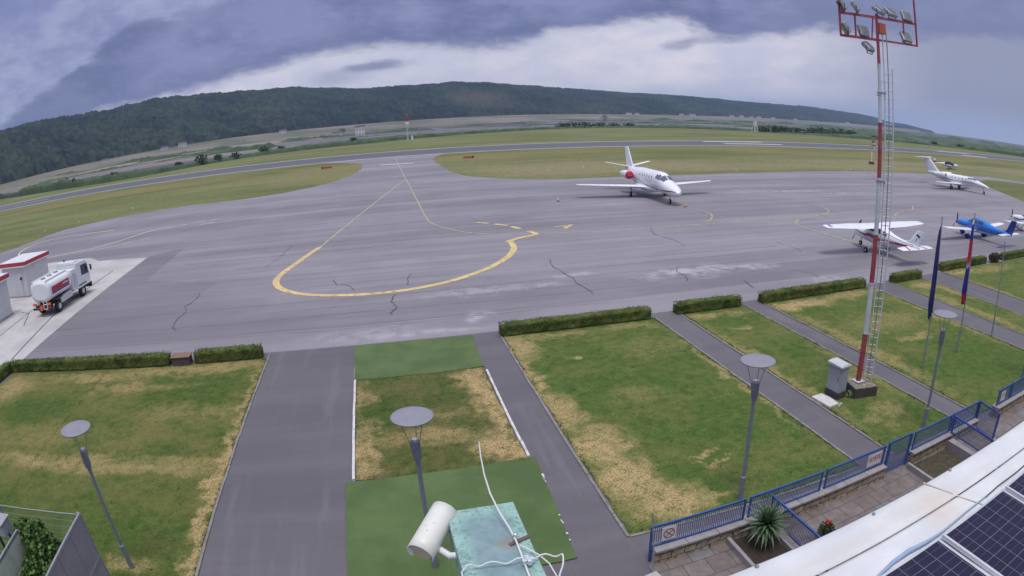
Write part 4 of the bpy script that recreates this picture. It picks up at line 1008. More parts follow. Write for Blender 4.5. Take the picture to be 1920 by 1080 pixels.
mb = MB(); mb.prism([(-.30, -.52), (.22, -.50), (.30, .1), (.26, .50), (-.26, .52)], .0, .09); mb.build('slab', mat('pale_slab', (.55, .53, .53), .8, var=.1, bump=.2), th, bevel=.01)
mb = MB(); mb.box((.24, -.56, .045), (.3, .12, .06), rz=.3); mb.box((.1, -.62, .03), (.14, .1, .05), rz=.8); mb.build('broken_edge', M['concrete'], th, bevel=.01)
th = thing('weed_tuft', 'pale green weeds growing at the foot of the grey cabinet', 'weeds', (15.85, 15.45, .03))
mb = MB(); leafmass(mb, (0, 0, .12), (.22, .2, .20), 260, .03); mb.build('leaves', mat('weed_green', (.16, .22, .12), .8, var=.3), th)
mb = MB()
for k in range(9):
    a = k * .7; mb.tube([(.05 * math.cos(a), .05 * math.sin(a), 0), (.16 * math.cos(a), .16 * math.sin(a), .3)], .005, 4)
mb.build('stems', M['leaf'], th)

# ------------------------------------------------------------------ flagpoles with limp flags
def flagpole(lab, x, y, h=6.55):
    th = thing('flagpole', lab, 'flagpole', (x, y, .02), 0, 'slim grey flagpoles')
    mb = MB(); mb.cyl((0, 0, 0), (0, 0, 1.1), .05, .048, 12); mb.build('base_tube', M['steel'], th)
    mb = MB(); mb.cyl((0, 0, 1.1), (0, 0, h), .038, .024, 12); mb.build('pole', M['steel'], th)
    mb = MB(); mb.ell((0, 0, h + .03), (.035, .035, .035), 10, 6); mb.build('finial', M['steel'], th)
flagpole('slim flagpole with the plain dark blue flag, left of the other flag', 20.78, 15.9)
flagpole('slim flagpole carrying the white, blue and red flag', 24.12, 16.35)
flagpole('slim bare flagpole right of the two hung flags', 27.87, 16.6, 5.0)
def flag(name, lab, x, y, z1, z0, mt, wid, seed):
    mb = MB(); rows = []; n = 26; r_ = random.Random(seed)
    for i in range(n + 1):
        f = i / n; z = z1 + (z0 - z1) * f; wv = wid * (.25 + .75 * math.sin(min(1, f * 1.5 + .08) * PI / 2)) * (1 if f < .82 else 1 - (f - .82) * 2.6)
        row = []
        for k in range(17):
            u = k / 16
            row.append((-.03 - u * wv * .72 - .02 * math.sin(f * 9), .06 * math.sin(u * 13 + f * 2.2 + seed) * (.5 + f) + u * wv * .25, z - u * .18 * (1 + f)))
        rows.append(row)
    mb.grid(rows)
    o = mb.build(name, mt); o.location = (x, y, 0)
    s = o.modifiers.new('cloth', 'SOLIDIFY'); s.thickness = .004
    return tag(o, lab, 'flag')
flag('flag', 'dark blue flag hanging limp on the left flagpole', 20.78, 15.9, 6.25, 2.6, mat('blue_flag_cloth', (.03, .035, .16), .8, var=.2, scale=3), .25, 2)
m, t, b = newmat('tricolour_flag_cloth'); P = t.obj(); x, y, z = t.xyz(P)
zz = t.m('ADD', z, t.m('MULTIPLY', t.m('SUBTRACT', t.noise(P, 4, 2), .5), .25)); zz = t.m('ADD', zz, t.m('MULTIPLY', x, -.5))
c = t.ramp(t.m('DIVIDE', t.m('SUBTRACT', zz, 2.2), 4.3), [(0, (.5, .02, .06)), (.17, (.5, .02, .06)), (.19, (.02, .025, .24)), (.44, (.03, .035, .26)), (.47, (.45, .45, .52)), (.53, (.55, .02, .07)), (.74, (.55, .02, .07)), (.76, (.02, .03, .26)), (.90, (.03, .04, .28)), (.92, (.55, .55, .58))])
[setattr(n_.color_ramp, 'interpolation', 'LINEAR') for n_ in t.n if n_.type == 'VALTORGB']
t.set(b.inputs['Base Color'], c); b.inputs['Roughness'].default_value = .8
flag('flag', 'white, blue and red flag hanging limp on the middle flagpole', 24.12, 16.35, 6.3, 2.7, m, .29, 5)

# ------------------------------------------------------------------ terrace in front of the building
TF = lambda x: 10.30 + .037 * (x - 5)
RT = math.atan(.037)
m, t, b = newmat('terrace_tiles'); P = t.pos(); x, y, z = t.xyz(P)
u = t.m('DIVIDE', t.m('SUBTRACT', x, 5.1), .62); v = t.m('DIVIDE', t.m('ADD', t.m('SUBTRACT', y, 9.0), t.m('MULTIPLY', x, -.037)), .62)
row = t.m('FLOOR', v); u = t.m('ADD', u, t.m('MULTIPLY', t.m('MODULO', t.m('ABSOLUTE', row), 2), .5))
fu = t.m('ABSOLUTE', t.m('SUBTRACT', t.m('FRACT', u), .5)); fv = t.m('ABSOLUTE', t.m('SUBTRACT', t.m('FRACT', v), .5))
joint = t.mx(t.step(fu, .465, .495), t.step(fv, .465, .495))
wn = t.node('ShaderNodeTexWhiteNoise', {'Vector': t.comb(t.m('FLOOR', u), row, 0.0)}, noise_dimensions='3D').outputs['Value']
c = t.mix(wn, (.150, .122, .115), (.195, .165, .155)); c = t.mix(t.step(wn, .86, .9), c, (.17, .17, .175))
c = t.mix(1.0, c, t.step(t.noise(P, 3.5, 6, .65), .3, .7, .8, 1.18), 'MULTIPLY')
c = t.mix(t.m('MULTIPLY', t.step(t.noise(P, 1.1, 5, .6), .55, .75), .45), c, (.09, .078, .072))
c = t.mix(t.m('MULTIPLY', joint, .75), c, (.045, .038, .036))
t.set(b.inputs['Base Color'], c); b.inputs['Roughness'].default_value = .8; M['terrace'] = m
mb = MB(); mb.sheet([(4.9, 1.0), (40, 2.2), (40, 11.55), (5.0, 10.25)], .028)
struct('terrace_paving', mb, M['terrace'])
mb = MB(); mb.box((4.75, 9.55, .03), (.75, .5, .07), rz=.2); mb.box((4.2, 9.25, .02), (.6, .35, .05), rz=.1); struct('doorstep_slab', mb, mat('pale_step', (.42, .41, .40), .8, var=.12, bump=.2), bevel=.01)
m, t, b = newmat('rubble_stone'); P = t.obj(); x, y, z = t.xyz(P)
br = t.node('ShaderNodeTexBrick', {'Vector': t.comb(t.m('ADD', x, t.m('MULTIPLY', t.noise(P, 2.3, 3), .34)), t.m('ADD', z, t.m('MULTIPLY', t.noise(P, 2.9, 3), .15)), 0.0), 'Scale': 1.0, 'Mortar Size': .012, 'Brick Width': .33, 'Row Height': .19, 'Color1': (.30, .235, .175, 1), 'Color2': (.47, .40, .29, 1), 'Mortar': (.055, .042, .04, 1)}, offset=.5, offset_frequency=2, squash=.7, squash_frequency=3)
c = t.mix(1.0, br.outputs['Color'], t.step(t.noise(P, 6, 5, .6), .3, .7, .7, 1.25), 'MULTIPLY')
t.set(b.inputs['Base Color'], c); b.inputs['Roughness'].default_value = .9
t.set(b.inputs['Normal'], t.node('ShaderNodeBump', {'Height': t.m('SUBTRACT', t.noise(P, 8, 4), br.outputs['Fac']), 'Strength': .7, 'Distance': .03}).outputs[0])
M['rubble'] = m
capm = mat('wall_cap_stone', (.29, .27, .272), .85, var=.14, scale=4, bump=.2, dirt=(.12, .11, .10), dirt_amt=.4)
def stone_wall(lab, x0, x1):
    th = thing('stone_wall', lab, 'wall', (x0, TF(x0), .02), RT, 'low stone walls under the blue fence')
    L = x1 - x0
    mb = MB(); mb.box((L / 2, -.02, .19), (L, .30, .38)); mb.build('stone_face', M['rubble'], th)
    mb = MB(); n = max(1, int(L / .85))
    for i in range(n): mb.box((L * (i + .5) / n, -.02, .415), (L / n - .012, .40, .07))
    mb.build('cap', capm, th, bevel=.012)
stone_wall('low rubble stone wall with grey cap left of the blue gate', 5.12, 12.92)
stone_wall('low rubble stone wall with grey cap right of the blue gate', 14.25, 18.3)
stone_wall('low stone wall continuing to the right edge of the picture', 19.85, 31)
def fence(lab, a, b_, z0=.5, z1=1.10, gate=False, name='metal_fence', base=.46):
    a = Vector(a); b_ = Vector(b_); d = b_ - a; L = d.length
    th = thing(name, lab, 'gate' if gate else 'fence panel', (a.x, a.y, 0), math.atan2(d.y, d.x), 'blue metal fence panels')
    for x in (.025, L - .025):
        mb = MB(); mb.bar((x, 0, .03 if gate else base), (x, 0, z1), .05 if not gate else .07); mb.build('post', M['fence_blue'], th, bevel=.005)
    mb = MB(); mb.bar((0, 0, z1), (L, 0, z1), .045, .055); mb.build('top_rail', M['fence_blue'], th, bevel=.005)
    mb = MB(); mb.bar((0, .002, z0), (L, .002, z0), .035, .045); mb.build('bottom_rail', M['fence_blue'], th, bevel=.005)
    mb = MB(); n = int(L / .055)
    for i in range(1, n):
        x = L * i / n; mb.bar((x, 0, z0), (x, 0, z1), .016, .012)
    mb.build('infill_bars', M['fence_mesh'], th)
    return th
xs_ = [(5.05, 7.68, 'blue fence panel with the round prohibition sign, nearest the grey path'), (7.80, 10.26, 'blue fence panel behind the spiky agave plant'), (10.40, 12.86, 'blue fence panel with the pictogram sign, left of the gate')]
for a, b_, lab in xs_: fence(lab, (a, TF(a)), (b_, TF(b_)), base=.03 if a < 6 else .46)
fence('closed blue gate at the end of the narrow path', (13.02, TF(13.02)), (14.16, TF(14.16)), .12, 1.14, True, 'metal_gate')
fence('blue fence panel directly right of the closed gate', (14.32, TF(14.32)), (16.46, TF(16.46)))
fence('blue fence panel ending at the open gate', (16.55, TF(16.55)), (18.3, TF(18.3)))
fence('open blue gate leaf turned in toward the terrace', (18.36, TF(18.36)), (18.17, 9.62), .12, 1.1, True, 'metal_gate')
for a, b_, lab in ((19.92, 21.0, 'blue fence panel with a small sign right of the open gate'), (21.1, 23.4, 'second blue fence panel beyond the open gate'), (23.5, 25.8, 'third blue fence panel beyond the open gate, at the picture edge')): fence(lab, (a, TF(a)), (b_, TF(b_)))
fence('short blue return panel beside the spiky agave, running toward the building', (8.36, TF(8.36) - .2), (8.40, 7.6), .45, 1.1, base=.05)
fence('blue return panel by the sunken planter right of the gate', (16.48, TF(16.48) - .12), (16.29, 8.0), .5, 1.1, base=.05)
def sign(lab, x, z, wd, h, pict):
    th = thing('sign', lab, 'sign', (x, TF(x) - .035, z), RT)
    mb = MB(); mb.box((0, 0, 0), (wd, .012, h)); mb.build('plate', M['sign_white'], th)
    def ring(cx, cz, r, mt, cross, inner=None):
        mb = MB(); n = 28; vs = []
        for k in range(n):
            a = 2 * PI * k / n
            vs += [(cx + r * math.cos(a), -.010, cz + r * math.sin(a)), (cx + r * .80 * math.cos(a), -.010, cz + r * .80 * math.sin(a))]
        mb.add(vs, [(2 * k, 2 * ((k + 1) % n), 2 * ((k + 1) % n) + 1, 2 * k + 1) for k in range(n)])
        q = r * .58
        if cross >= 1: mb.bar((cx - q, -.0105, cz + q), (cx + q, -.0105, cz - q), .003, r * .16)
        if cross >= 2: mb.bar((cx - q, -.0112, cz - q), (cx + q, -.0112, cz + q), .003, r * .16)
        mb.build('pictogram', M[mt], th)
    if pict == 1: ring(0, 0, .15, 'sign_dark', 2)
    if pict == 2:
        for cx in (-.18, 0.02, .2): ring(cx, .04, .095, 'sign_pink', 1)
        [MB().box((a_, -.009, .04), (b_, .004, c_)).build('symbol', M['sign_dark'], th) for a_, b_, c_ in ((-.18, .06, .06), (.02, .04, .09), (.2, .03, .1))]
    if pict == 3:
        ring(0, .05, .09, 'sign_pink', 1)
    return th
sign('square white sign with a crossed dark circle on the left fence panel', 5.52, .81, .37, .39, 1)
sign('white sign with three faded red prohibition circles left of the gate', 12.38, .82, .62, .40, 2)
sign('small faded white sign on the fence right of the open gate', 20.3, .80, .34, .38, 3)
tag((lambda mb: mb.build('thin_rod', M['steel']))(MB().tube([(4.98, 9.86, 0), (4.95, 9.89, .9), (4.88, 9.95, 1.85)], [.022, .02, .014], 8)), 'thin pale metal rod standing at the left end of the stone wall', 'rod')
# planters
for lab, x0, x1, y0, y1, z in (('soil bed with low kerbs around the agave plant', 7.2, 8.33, 7.4, TF(7.8) - .24, .10), ('deep soil bed with damp dark earth beside the blue return panel', 14.1, 16.25, 7.6, TF(15) - .24, .05)):
    th = thing('planter_bed', lab, 'planter', (0, 0, .03))
    mb = MB(); rows = []
    for i in range(11):
        rows.append([(x0 + (x1 - x0) * k / 10, y0 + (y1 - y0) * i / 10, z * .4 + .05 * noise.noise(Vector((k * .9, i * .9, x0)))) for k in range(11)])
    mb.grid(rows); mb.build('soil', M['soil'] if x0 < 10 else mat('damp_earth', (.06, .052, .03), .95, var=.4, scale=6, bump=.5), th)
    MB().bar((x0 - .05, y0, .09), (x0 - .05, y1, .09), .1, .2).build('kerb_stone', capm, th, bevel=.01); MB().bar((x1 + .05, y0, .09), (x1 + .05, y1, .09), .12 if x0 < 10 else .30, .2 if x0 < 10 else .5).build('kerb_stone', capm, th, bevel=.01)
th = thing('agave', 'big spiky agave plant in the soil bed by the blue fence', 'plant', (7.86, 9.62, .34))
mb = MB(); mb.tube([(0, 0, -.30), (.02, 0, .1), (0, 0, .42)], [.13, .14, .10], 10); mb.build('stem', M['trunk'], th)
mb = MB()
for k in range(110):
    a = k * 2.39996; f = k / 110; el_ = R(-38 + 118 * f ** .8); L = .62 + .16 * math.sin(k * 1.3)
    dirh = Vector((math.cos(a), math.sin(a), 0)); side = Vector((-math.sin(a), math.cos(a), 0)); P0 = Vector((0, 0, .34 + .12 * f)); lp = []; rp = []; mp = []
    for i in range(6):
        s = i / 5; e2 = el_ - R(16) * s * s * (1.2 - f)
        c_ = P0 + dirh * (L * s * math.cos(e2)) + Vector((0, 0, L * s * math.sin(e2))); wd = .034 * (1 - s) ** .6 * (1 + .9 * math.sin(PI * min(1, s * 1.4)))
        up_ = Vector((-dirh.x * math.sin(e2), -dirh.y * math.sin(e2), math.cos(e2)))
        lp.append(c_ - side * wd + up_ * .010); rp.append(c_ + side * wd + up_ * .010); mp.append(c_)
    mb.grid([lp, mp, rp], smooth=False)
mb.build('leaves', M['leaf'], th)
mb = MB()
for k in range(14):
    a = k * 1.1; mb.add([(.10 * math.cos(a) - .02, .10 * math.sin(a), .28), (.10 * math.cos(a) + .02, .1 * math.sin(a), .28), (.30 * math.cos(a), .30 * math.sin(a), -.16 + .08 * (k % 3))], [(0, 1, 2)])
mb.build('dry_leaves', mat('dry_agave_leaf', (.22, .19, .15), .85, var=.2), th)
th = thing('rose_bush', 'small rose bush with red flowers on the terrace by the roof edge', 'plant', (9.52, 9.12, .03))
mb = MB()
for k in range(6):
    a = k * 1.05; mb.tube([(0, 0, 0), (.12 * math.cos(a), .12 * math.sin(a), .22), (.2 * math.cos(a), .2 * math.sin(a), .36)], [.012, .008, .005], 5)
mb.build('stems', M['trunk'], th)
mb = MB(); leafmass(mb, (0, 0, .26), (.25, .22, .2), 260, .028); mb.build('leaves', M['foliage'], th)
for (x, y, z) in ((.02, .05, .5), (-.02, -.02, .47), (.07, .0, .49), (-.26, -.16, .16), (-.22, -.2, .2)):
    mb = MB(); mb.ell((x, y, z), (.052, .052, .04), 8, 5); mb.build('flower', M['rose'], th)

# ------------------------------------------------------------------ terminal building: white roof edge, solar panels
RS = .05; RA = math.atan(RS)
m, t, b = newmat('white_roof_coating'); P = t.pos()
c = t.mix(t.step(t.noise(P, 1.4, 6, .65), .35, .68), (.56, .57, .58), (.66, .665, .675))
c = t.mix(t.m('MULTIPLY', t.step(t.noise(P, 4.5, 6, .7), .60, .72), .30), c, (.42, .43, .44))
c = t.mix(t.m('MULTIPLY', t.m('MULTIPLY', t.blob(P, 4.05, 2.45, .22, .30, .9), t.noise(P, 6, 4)), .8), c, (.60, .47, .33))
c = t.mix(t.m('MULTIPLY', t.step(t.noise(t.vm('MULTIPLY', P, (.3, 2, 1)), 1.5, 5), .58, .74), .35), c, (.52, .49, .42))
t.set(b.inputs['Base Color'], c); b.inputs['Roughness'].default_value = .55
t.set(b.inputs['Normal'], t.node('ShaderNodeBump', {'Height': t.noise(P, 7, 4), 'Strength': .12, 'Distance': .02}).outputs[0]); M['roofwhite'] = m
th = thing('terminal_building', 'terminal building with a white coated roof edge at the lower right', 'building', (4.0, 2.84, 0), RA)
X0, X1 = -4.2, 30
wallm = mat('terminal_wall', (.5, .49, .46), .8, var=.06, scale=1)
mb = MB(); mb.box(((X0 + X1) / 2, -8, 3.38), (X1 - X0 - .6, 15, 6.7)); mb.build('wall', wallm, th)
# outer strip with a raised lip, then a lap seam, then the inner roof
def sweep(prof, x0, x1, n=70, wob=.004):
    rows = []
    for i in range(n + 1):
        x = x0 + (x1 - x0) * i / n; k = wob * noise.noise(Vector((x * 1.7, prof[0][0], 2)))
        rows.append([(x, y + k, z + k * .6) for y, z in prof])
    return rows
rf = MB(); rf.grid(sweep([(-.02, 6.72), (-.005, 6.90), (-.005, 6.975), (-.03, 6.995), (-.10, 7.0), (-.30, 7.003), (-.345, 7.0), (-.36, 6.985)], X0, X1)); ro = rf.build('roof_edge', M['roofwhite'], th)
rf = MB(); rf.grid(sweep([(-.352, 6.955), (-.366, 6.972), (-.40, 6.978), (-.7, 6.975), (-1.6, 6.97), (-8, 6.95), (-15.4, 6.95)], X0, X1)); rf.build('roof', M['roofwhite'], th)
rf = MB(); rf.grid(sweep([(.012, 6.86), (.016, 6.955), (.004, 6.968)], X0, X1)); rf.build('drip_edge', mat('drip_edge_brown', (.30, .25, .20), .7, var=.25, scale=5), th)
for px_, py_ in ((-.58, -.045), (.58, -.03), (-1.8, -.035), (1.53, .0), (2.6, -.04)):
    mb = MB(); mb.tube([(px_, py_ - .012, 6.995), (px_, py_ - .012, 7.008), (px_, py_ - .012, 7.02)], [.018, .017, .008], 8); mb.build('bolt', M['steel'], th)
mb = MB(); mb.box((.22, -.17, 7.0045), (.016, .34, .004), rz=.3); mb.box((.37, -.52, 6.981), (.016, .34, .004), rz=.35); mb.build('seam_patch', mat('tan_sealant', (.46, .40, .33), .7, var=.2), th)
th2 = thing('cable_hose', 'pale blue flat hose curling along the edge of the solar panels', 'hose', (0, 0, 0))
mb = MB(); mb.tube([(2.55, 1.98, 6.985), (2.95, 2.12, 6.99), (3.15, 2.17, 6.995), (3.35, 2.19, 7.0), (3.55, 2.18, 7.0), (3.75, 2.19, 6.995), (4.2, 2.25, 6.99), (4.6, 2.285, 6.99)], [.012, .014, .02, .024, .018, .012, .009, .009], 7); mb.build('hose', mat('pale_blue_hose', (.27, .36, .52), .5, var=.1), th2)
mb = MB(); mb.tube([(4.55, 2.275, 6.99), (4.8, 2.30, 7.0), (5.2, 2.32, 6.99), (5.7, 2.36, 6.99)], .007, 6); mb.build('thin_cable', M['dark'], th2)
m, t, b = newmat('solar_cells'); P = t.obj(); x, y, z = t.xyz(P)
cw, ch = .1675, .0855
fx = t.m('ABSOLUTE', t.m('SUBTRACT', t.m('FRACT', t.m('DIVIDE', x, cw)), .5)); fy = t.m('ABSOLUTE', t.m('SUBTRACT', t.m('FRACT', t.m('DIVIDE', y, ch * 2)), .5)); fy2 = t.m('ABSOLUTE', t.m('SUBTRACT', t.m('FRACT', t.m('DIVIDE', y, ch)), .5))
ln = t.mx(t.step(fx, .480, .492), t.step(fy, .480, .492), t.m('MULTIPLY', t.step(fy2, .46, .485), .35))
bus = t.step(t.m('ABSOLUTE', t.m('SUBTRACT', t.m('FRACT', t.m('DIVIDE', x, cw / 9)), .5)), .44, .49)
c = t.mix(t.noise(P, 3, 4), (.010, .010, .030), (.020, .018, .048)); c = t.mix(t.m('MULTIPLY', bus, .08), c, (.1, .1, .15)); c = t.mix(t.m('MULTIPLY', ln, .8), c, (.20, .20, .24))
t.set(b.inputs['Base Color'], c); b.inputs['Roughness'].default_value = .22; b.inputs['Specular IOR Level'].default_value = .16; M['solar'] = m
PA = math.atan(.07)
def solar(lab, x, y):
    th = thing('solar_panel', lab, 'solar panel', (x, y, 7.0), PA, 'solar panels on the terminal roof')
    th.rotation_euler = (R(2.0), 0, PA)
    W_, H_ = 1.045, 1.74; fr = .026
    mb = MB(); mb.box((W_ / 2, -H_ / 2, .018), (W_ - 2 * fr, H_ - 2 * fr, .03)); o = mb.build('cells', M['solar'], th)
    mb = MB()
    mb.box((W_ / 2, -fr / 2, .02), (W_, fr, .04)); mb.box((W_ / 2, -H_ + fr / 2, .02), (W_, fr, .04)); mb.box((fr / 2, -H_ / 2, .02), (fr, H_ - 2 * fr, .04)); mb.box((W_ - fr / 2, -H_ / 2, .02), (fr, H_ - 2 * fr, .04))
    mb.build('frame', M['alu'], th, bevel=.003)
    [MB().box((q_, -.4, -.03), (.05, .3, .05)).build('mounting_rail', M['alu'], th) for q_ in (.25, W_ - .25)]
for i, lab in enumerate(('left solar panel, cut by the bottom edge of the picture', 'middle solar panel, the one seen largest', 'right solar panel, cut by the right edge of the picture', 'solar panel beyond the right one, farthest along the roof')):
    k = (i - 1) * 1.11; solar(lab, 3.70 + k * math.cos(PA), 2.135 + k * math.sin(PA))

# ------------------------------------------------------------------ weathered box, security camera, whip aerial on the roof
m, t, b = newmat('weathered_copper_green'); P = t.obj(); x, y, z = t.xyz(P)
n = t.noise(P, 9, 7, .7); n2 = t.noise(P, 34, 5, .7)
edge = t.mx(t.step(t.m('ABSOLUTE', x), .07, .16), t.step(y, .17, .34))
c = t.mix(t.step(n, .35, .65), (.165, .255, .275), (.235, .325, .345))
k = t.m('MULTIPLY', edge, t.step(t.m('ADD', t.m('MULTIPLY', n, .55), t.m('MULTIPLY', n2, .45)), .40, .52))
c = t.mix(t.m('MULTIPLY', edge, .7), c, (.15, .27, .235))
c = t.mix(k, c, (.30, .475, .43)); c = t.mix(t.m('MULTIPLY', t.m('MULTIPLY', edge, t.step(n2, .52, .62)), .85), c, (.10, .19, .15))
c = t.mix(t.m('MULTIPLY', t.step(n2, .60, .70), .35), c, (.30, .42, .41))
c = t.mix(t.m('MULTIPLY', t.m('MULTIPLY', t.blob(P, .07, .0, .05, .04, .8), t.step(n2, .35, .6)), .8), c, (.32, .20, .12))
t.set(b.inputs['Base Color'], c); b.inputs['Roughness'].default_value = .55; b.inputs['Metallic'].default_value = .1
t.set(b.inputs['Normal'], t.node('ShaderNodeBump', {'Height': n2, 'Strength': .2, 'Distance': .01}).outputs[0]); M['verdigris'] = m
th = thing('siren_box', 'weathered turquoise metal box with peeling paint at the bottom of the picture', 'box', (.345, 2.42, 8.0), R(1.5))
mb = MB(); mb.prism([(-.185, .36), (-.195, -.55), (.175, -.55), (.19, .36)], -.26, 0); mb.build('housing', M['verdigris'], th, bevel=.006)
mb = MB(); mb.box((0, -.15, -.68), (.09, .09, .84)); mb.build('post', M['steel'], th)
mb = MB(); mb.bar((.075, -.02, .005), (.183, .02, .006), .022, .008); mb.build('rust_strap', mat('rust_strap', (.13, .085, .075), .8, var=.3, scale=20), th)
th = thing('security_camera', 'cream white security camera with a curved hood beside the turquoise box', 'camera', (.145, 2.79, 7.99), 0)
d = Vector((-.215, -.31, -.10)); d.normalize(); L = .315
q = d.to_track_quat('Y', 'Z').to_matrix()
def pt(s, a, r, hs=1.0): return q @ Vector((r * math.cos(a), s, r * math.sin(a) * hs))
mb = MB(); rows = []
for s in (-.01, .05, .15, .25, L):
    rows.append([pt(s, R(-38 + 256 * k / 20), .071, 1.0) for k in range(21)])
mb.grid(rows); hd_ = mb.build('hood', M['cctv'], th); so = hd_.modifiers.new('s', 'SOLIDIFY'); so.thickness = .004
mb = MB(); mb.loft([[pt(s, 2 * PI * k / 20, r) for k in range(20)] for s, r in ((0, .03), (.005, .055), (L - .018, .058), (L - .014, .056))]); mb.build('body', M['cctv'], th)
mb = MB(); mb.loft([[pt(s, 2 * PI * k / 20, r) for k in range(20)] for s, r in ((L - .0145, .053), (L - .010, .053))]); mb.build('front_window', M['cream'], th)
for s, a in ((.17, 80), (.14, 105), (.2, 98)):
    mb = MB(); p0 = pt(s, R(a), .0725); mb.ell(p0, (.007, .006, .004), 8, 5); mb.build('screw', M['grey_white'], th)
mb = MB(); mb.tube([q @ Vector((.0, .20, -.05)), (-.02, -.27, -.10), (.06, -.29, -.09)], .019, 10); mb.build('arm', M['white'], th)
wh = MB(); wh.tube([(.39, 2.95, 8.317), (.385, 2.9, 8.254), (.385, 2.82, 8.181), (.393, 2.72, 8.122), (.414, 2.6, 8.077), (.439, 2.48, 8.053), (.452, 2.39, 8.03), (.453, 2.25, 8.018), (.451, 2.1, 8.01)], [.003, .004, .0045, .005, .0055, .0055, .0055, .0055, .0055], 8)
tag(wh.build('whip_aerial', M['cable']), 'thin white whip aerial curving up over the turquoise box', 'aerial')
th = thing('aerial_cable', 'white cable looped across the turquoise box through a clamp', 'cable', (0, 0, 0))
cb = MB(); cb.tube([tuple((p.x, p.y, 8.03 + .012 * math.sin(i))) for i, p in enumerate(crom([(.15, 2.15), (.155, 2.23), (.194, 2.251), (.258, 2.253), (.345, 2.244), (.423, 2.244), (.5, 2.244), (.577, 2.238), (.630, 2.222), (.626, 2.175), (.569, 2.05)], 4))], .0045, 7); cb.build('sheath', M['cable'], th)
cb = MB(); cb.tube([(.462, 2.356, 8.03), (.53, 2.257, 8.03), (.561, 2.183, 8.025), (.575, 2.06, 8.01)], .004, 6); cb.build('second_strand', M['cable'], th)
mb = MB(); mb.box((.47, 2.225, 8.03), (.06, .022, .03), rz=.2); mb.box((.47, 2.225, 8.035), (.022, .055, .032), rz=.2); mb.build('clamp', M['alu'], th, bevel=.004)
mb = MB(); mb.tube([(.45, 2.42, 8.005), (.452, 2.42, 8.05)], .009, 8); mb.ell((.455, 2.42, 8.05), (.012, .012, .01), 8, 6); mb.build('eye_bolt', M['chrome'], th)

# ------------------------------------------------------------------ lower left corner: mesh fence, grey screen, ivy, pale screen
th = thing('mesh_fence', 'galvanised wire mesh fence in the lower left corner', 'fence', (-8.2, 10.4, 0), PI)
mb = MB(); mb.cyl((0, 0, 0), (0, 0, 2.72), .04, seg=10); mb.build('post', M['steel'], th)
mb = MB(); mb.cyl((3.0, 0, 0), (3.0, 0, 2.72), .04, seg=10); mb.build('post', M['steel'], th)
wm = mat('mesh_wire', (.30, .36, .36), .5, .5, var=.08)
mb = MB(); mb.cyl((0, 0, 2.66), (5.6, 0, 2.66), .014, seg=6)
for i in range(90): mb.tube([(i * .062, 0, .05), (i * .062, 0, 2.66)], .0045, 4)
for i in range(14):
    z = .1 + i * .197; mb.tube([(0, .012, z), (5.6, .012, z)], .005, 4)
mb.build('wire_mesh', wm, th)
def screen(name, lab, x, y0, y1, z1, mt, ribs):
    th = thing(name, lab, 'screen', (x, y0, 0), -PI / 2)
    L = y0 - y1; mb = MB(); n = ribs
    for i in range(n): mb.box((L * (i + .5) / n, 0, z1 / 2), (L / n - .012, .03, z1 - .1))
    mb.build('boards', mt, th)
    mb = MB(); mb.bar((0, 0, z1), (L, 0, z1), .06, .07); mb.bar((0, 0, 0), (0, 0, z1), .05); mb.build('frame', M['steel'], th)
    mb = MB(); mb.bar((0, .03, z1 * .55), (L, .03, z1 * .55), .04, .05); mb.build('cross_rail', M['steel'], th)
scm = mat('grey_screen_board', (.26, .245, .275), .7, var=.1, scale=3, dirt=(.10, .10, .11), dirt_amt=.4)
screen('board_screen', 'grey boarded screen running toward the camera from the mesh fence corner', -8.12, 10.38, 5.2, 2.70, scm, 6)
pwm = mat('pale_green_board', (.52, .55, .46), .7, var=.1, scale=2, dirt=(.17, .22, .10), dirt_amt=.6)
screen('pale_screen', 'pale boarded screen with green stains behind the ivy in the corner', -9.95, 9.5, 5.2, 2.62, pwm, 4)
M['unit_grey'] = mat('dull_grey_paint', (.30, .30, .31), .6, var=.1)
th = thing('air_unit', 'small grey box unit at the left edge above the pale screen', 'unit', (-10.45, 9.35, 0))
mb = MB(); mb.box((-.05, .1, 2.72), (.5, .45, .34)); mb.build('casing', M['unit_grey'], th, bevel=.02)
mb = MB(); mb.box((-.05, .1, 2.905), (.58, .52, .03)); mb.build('lid', M['unit_grey'], th)
mb = MB(); mb.bar((-.25, 0, 0), (-.25, 0, 2.6), .06); mb.bar((.25, 0, 0), (.25, 0, 2.6), .06); mb.build('stand', M['dark'], th)
th = thing('ivy', 'dark green ivy climbing between the two screens in the lower left corner', 'ivy', (-9.2, 9.6, 0))
ivm = mat('ivy_leaf', (.055, .115, .018), .6, var=.5, scale=4)
mb = MB()
for c_, r_, n_ in (((-.75, .25, 2.35), (.38, .40, .32), 700), ((-.35, .15, 2.40), (.42, .40, .34), 800), ((.10, -.10, 2.15), (.42, .45, .45), 900), ((-.15, -.55, 2.0), (.40, .55, .50), 900), ((.30, -.75, 1.75), (.45, .55, .5), 900), ((.2, -1.4, 1.55), (.5, .6, .5), 900), ((.42, -2.0, 1.3), (.5, .7, .6), 900), ((-.35, -1.2, 1.7), (.3, .5, .5), 500), ((.1, -.8, .8), (.6, 1.5, .8), 1200)):
    leafmass(mb, c_, r_, n_, .045)
mb.build('leaves', ivm, th)
mb = MB()
for k in range(6): mb.tube([(.1 * k - .3, -.2 * k, 0), (.08 * k - .3, -.2 * k + .1, 1.0), (.12 * k - .4, -.18 * k, 1.9)], [.03, .022, .012], 6)
mb.build('stems', M['trunk'], th)
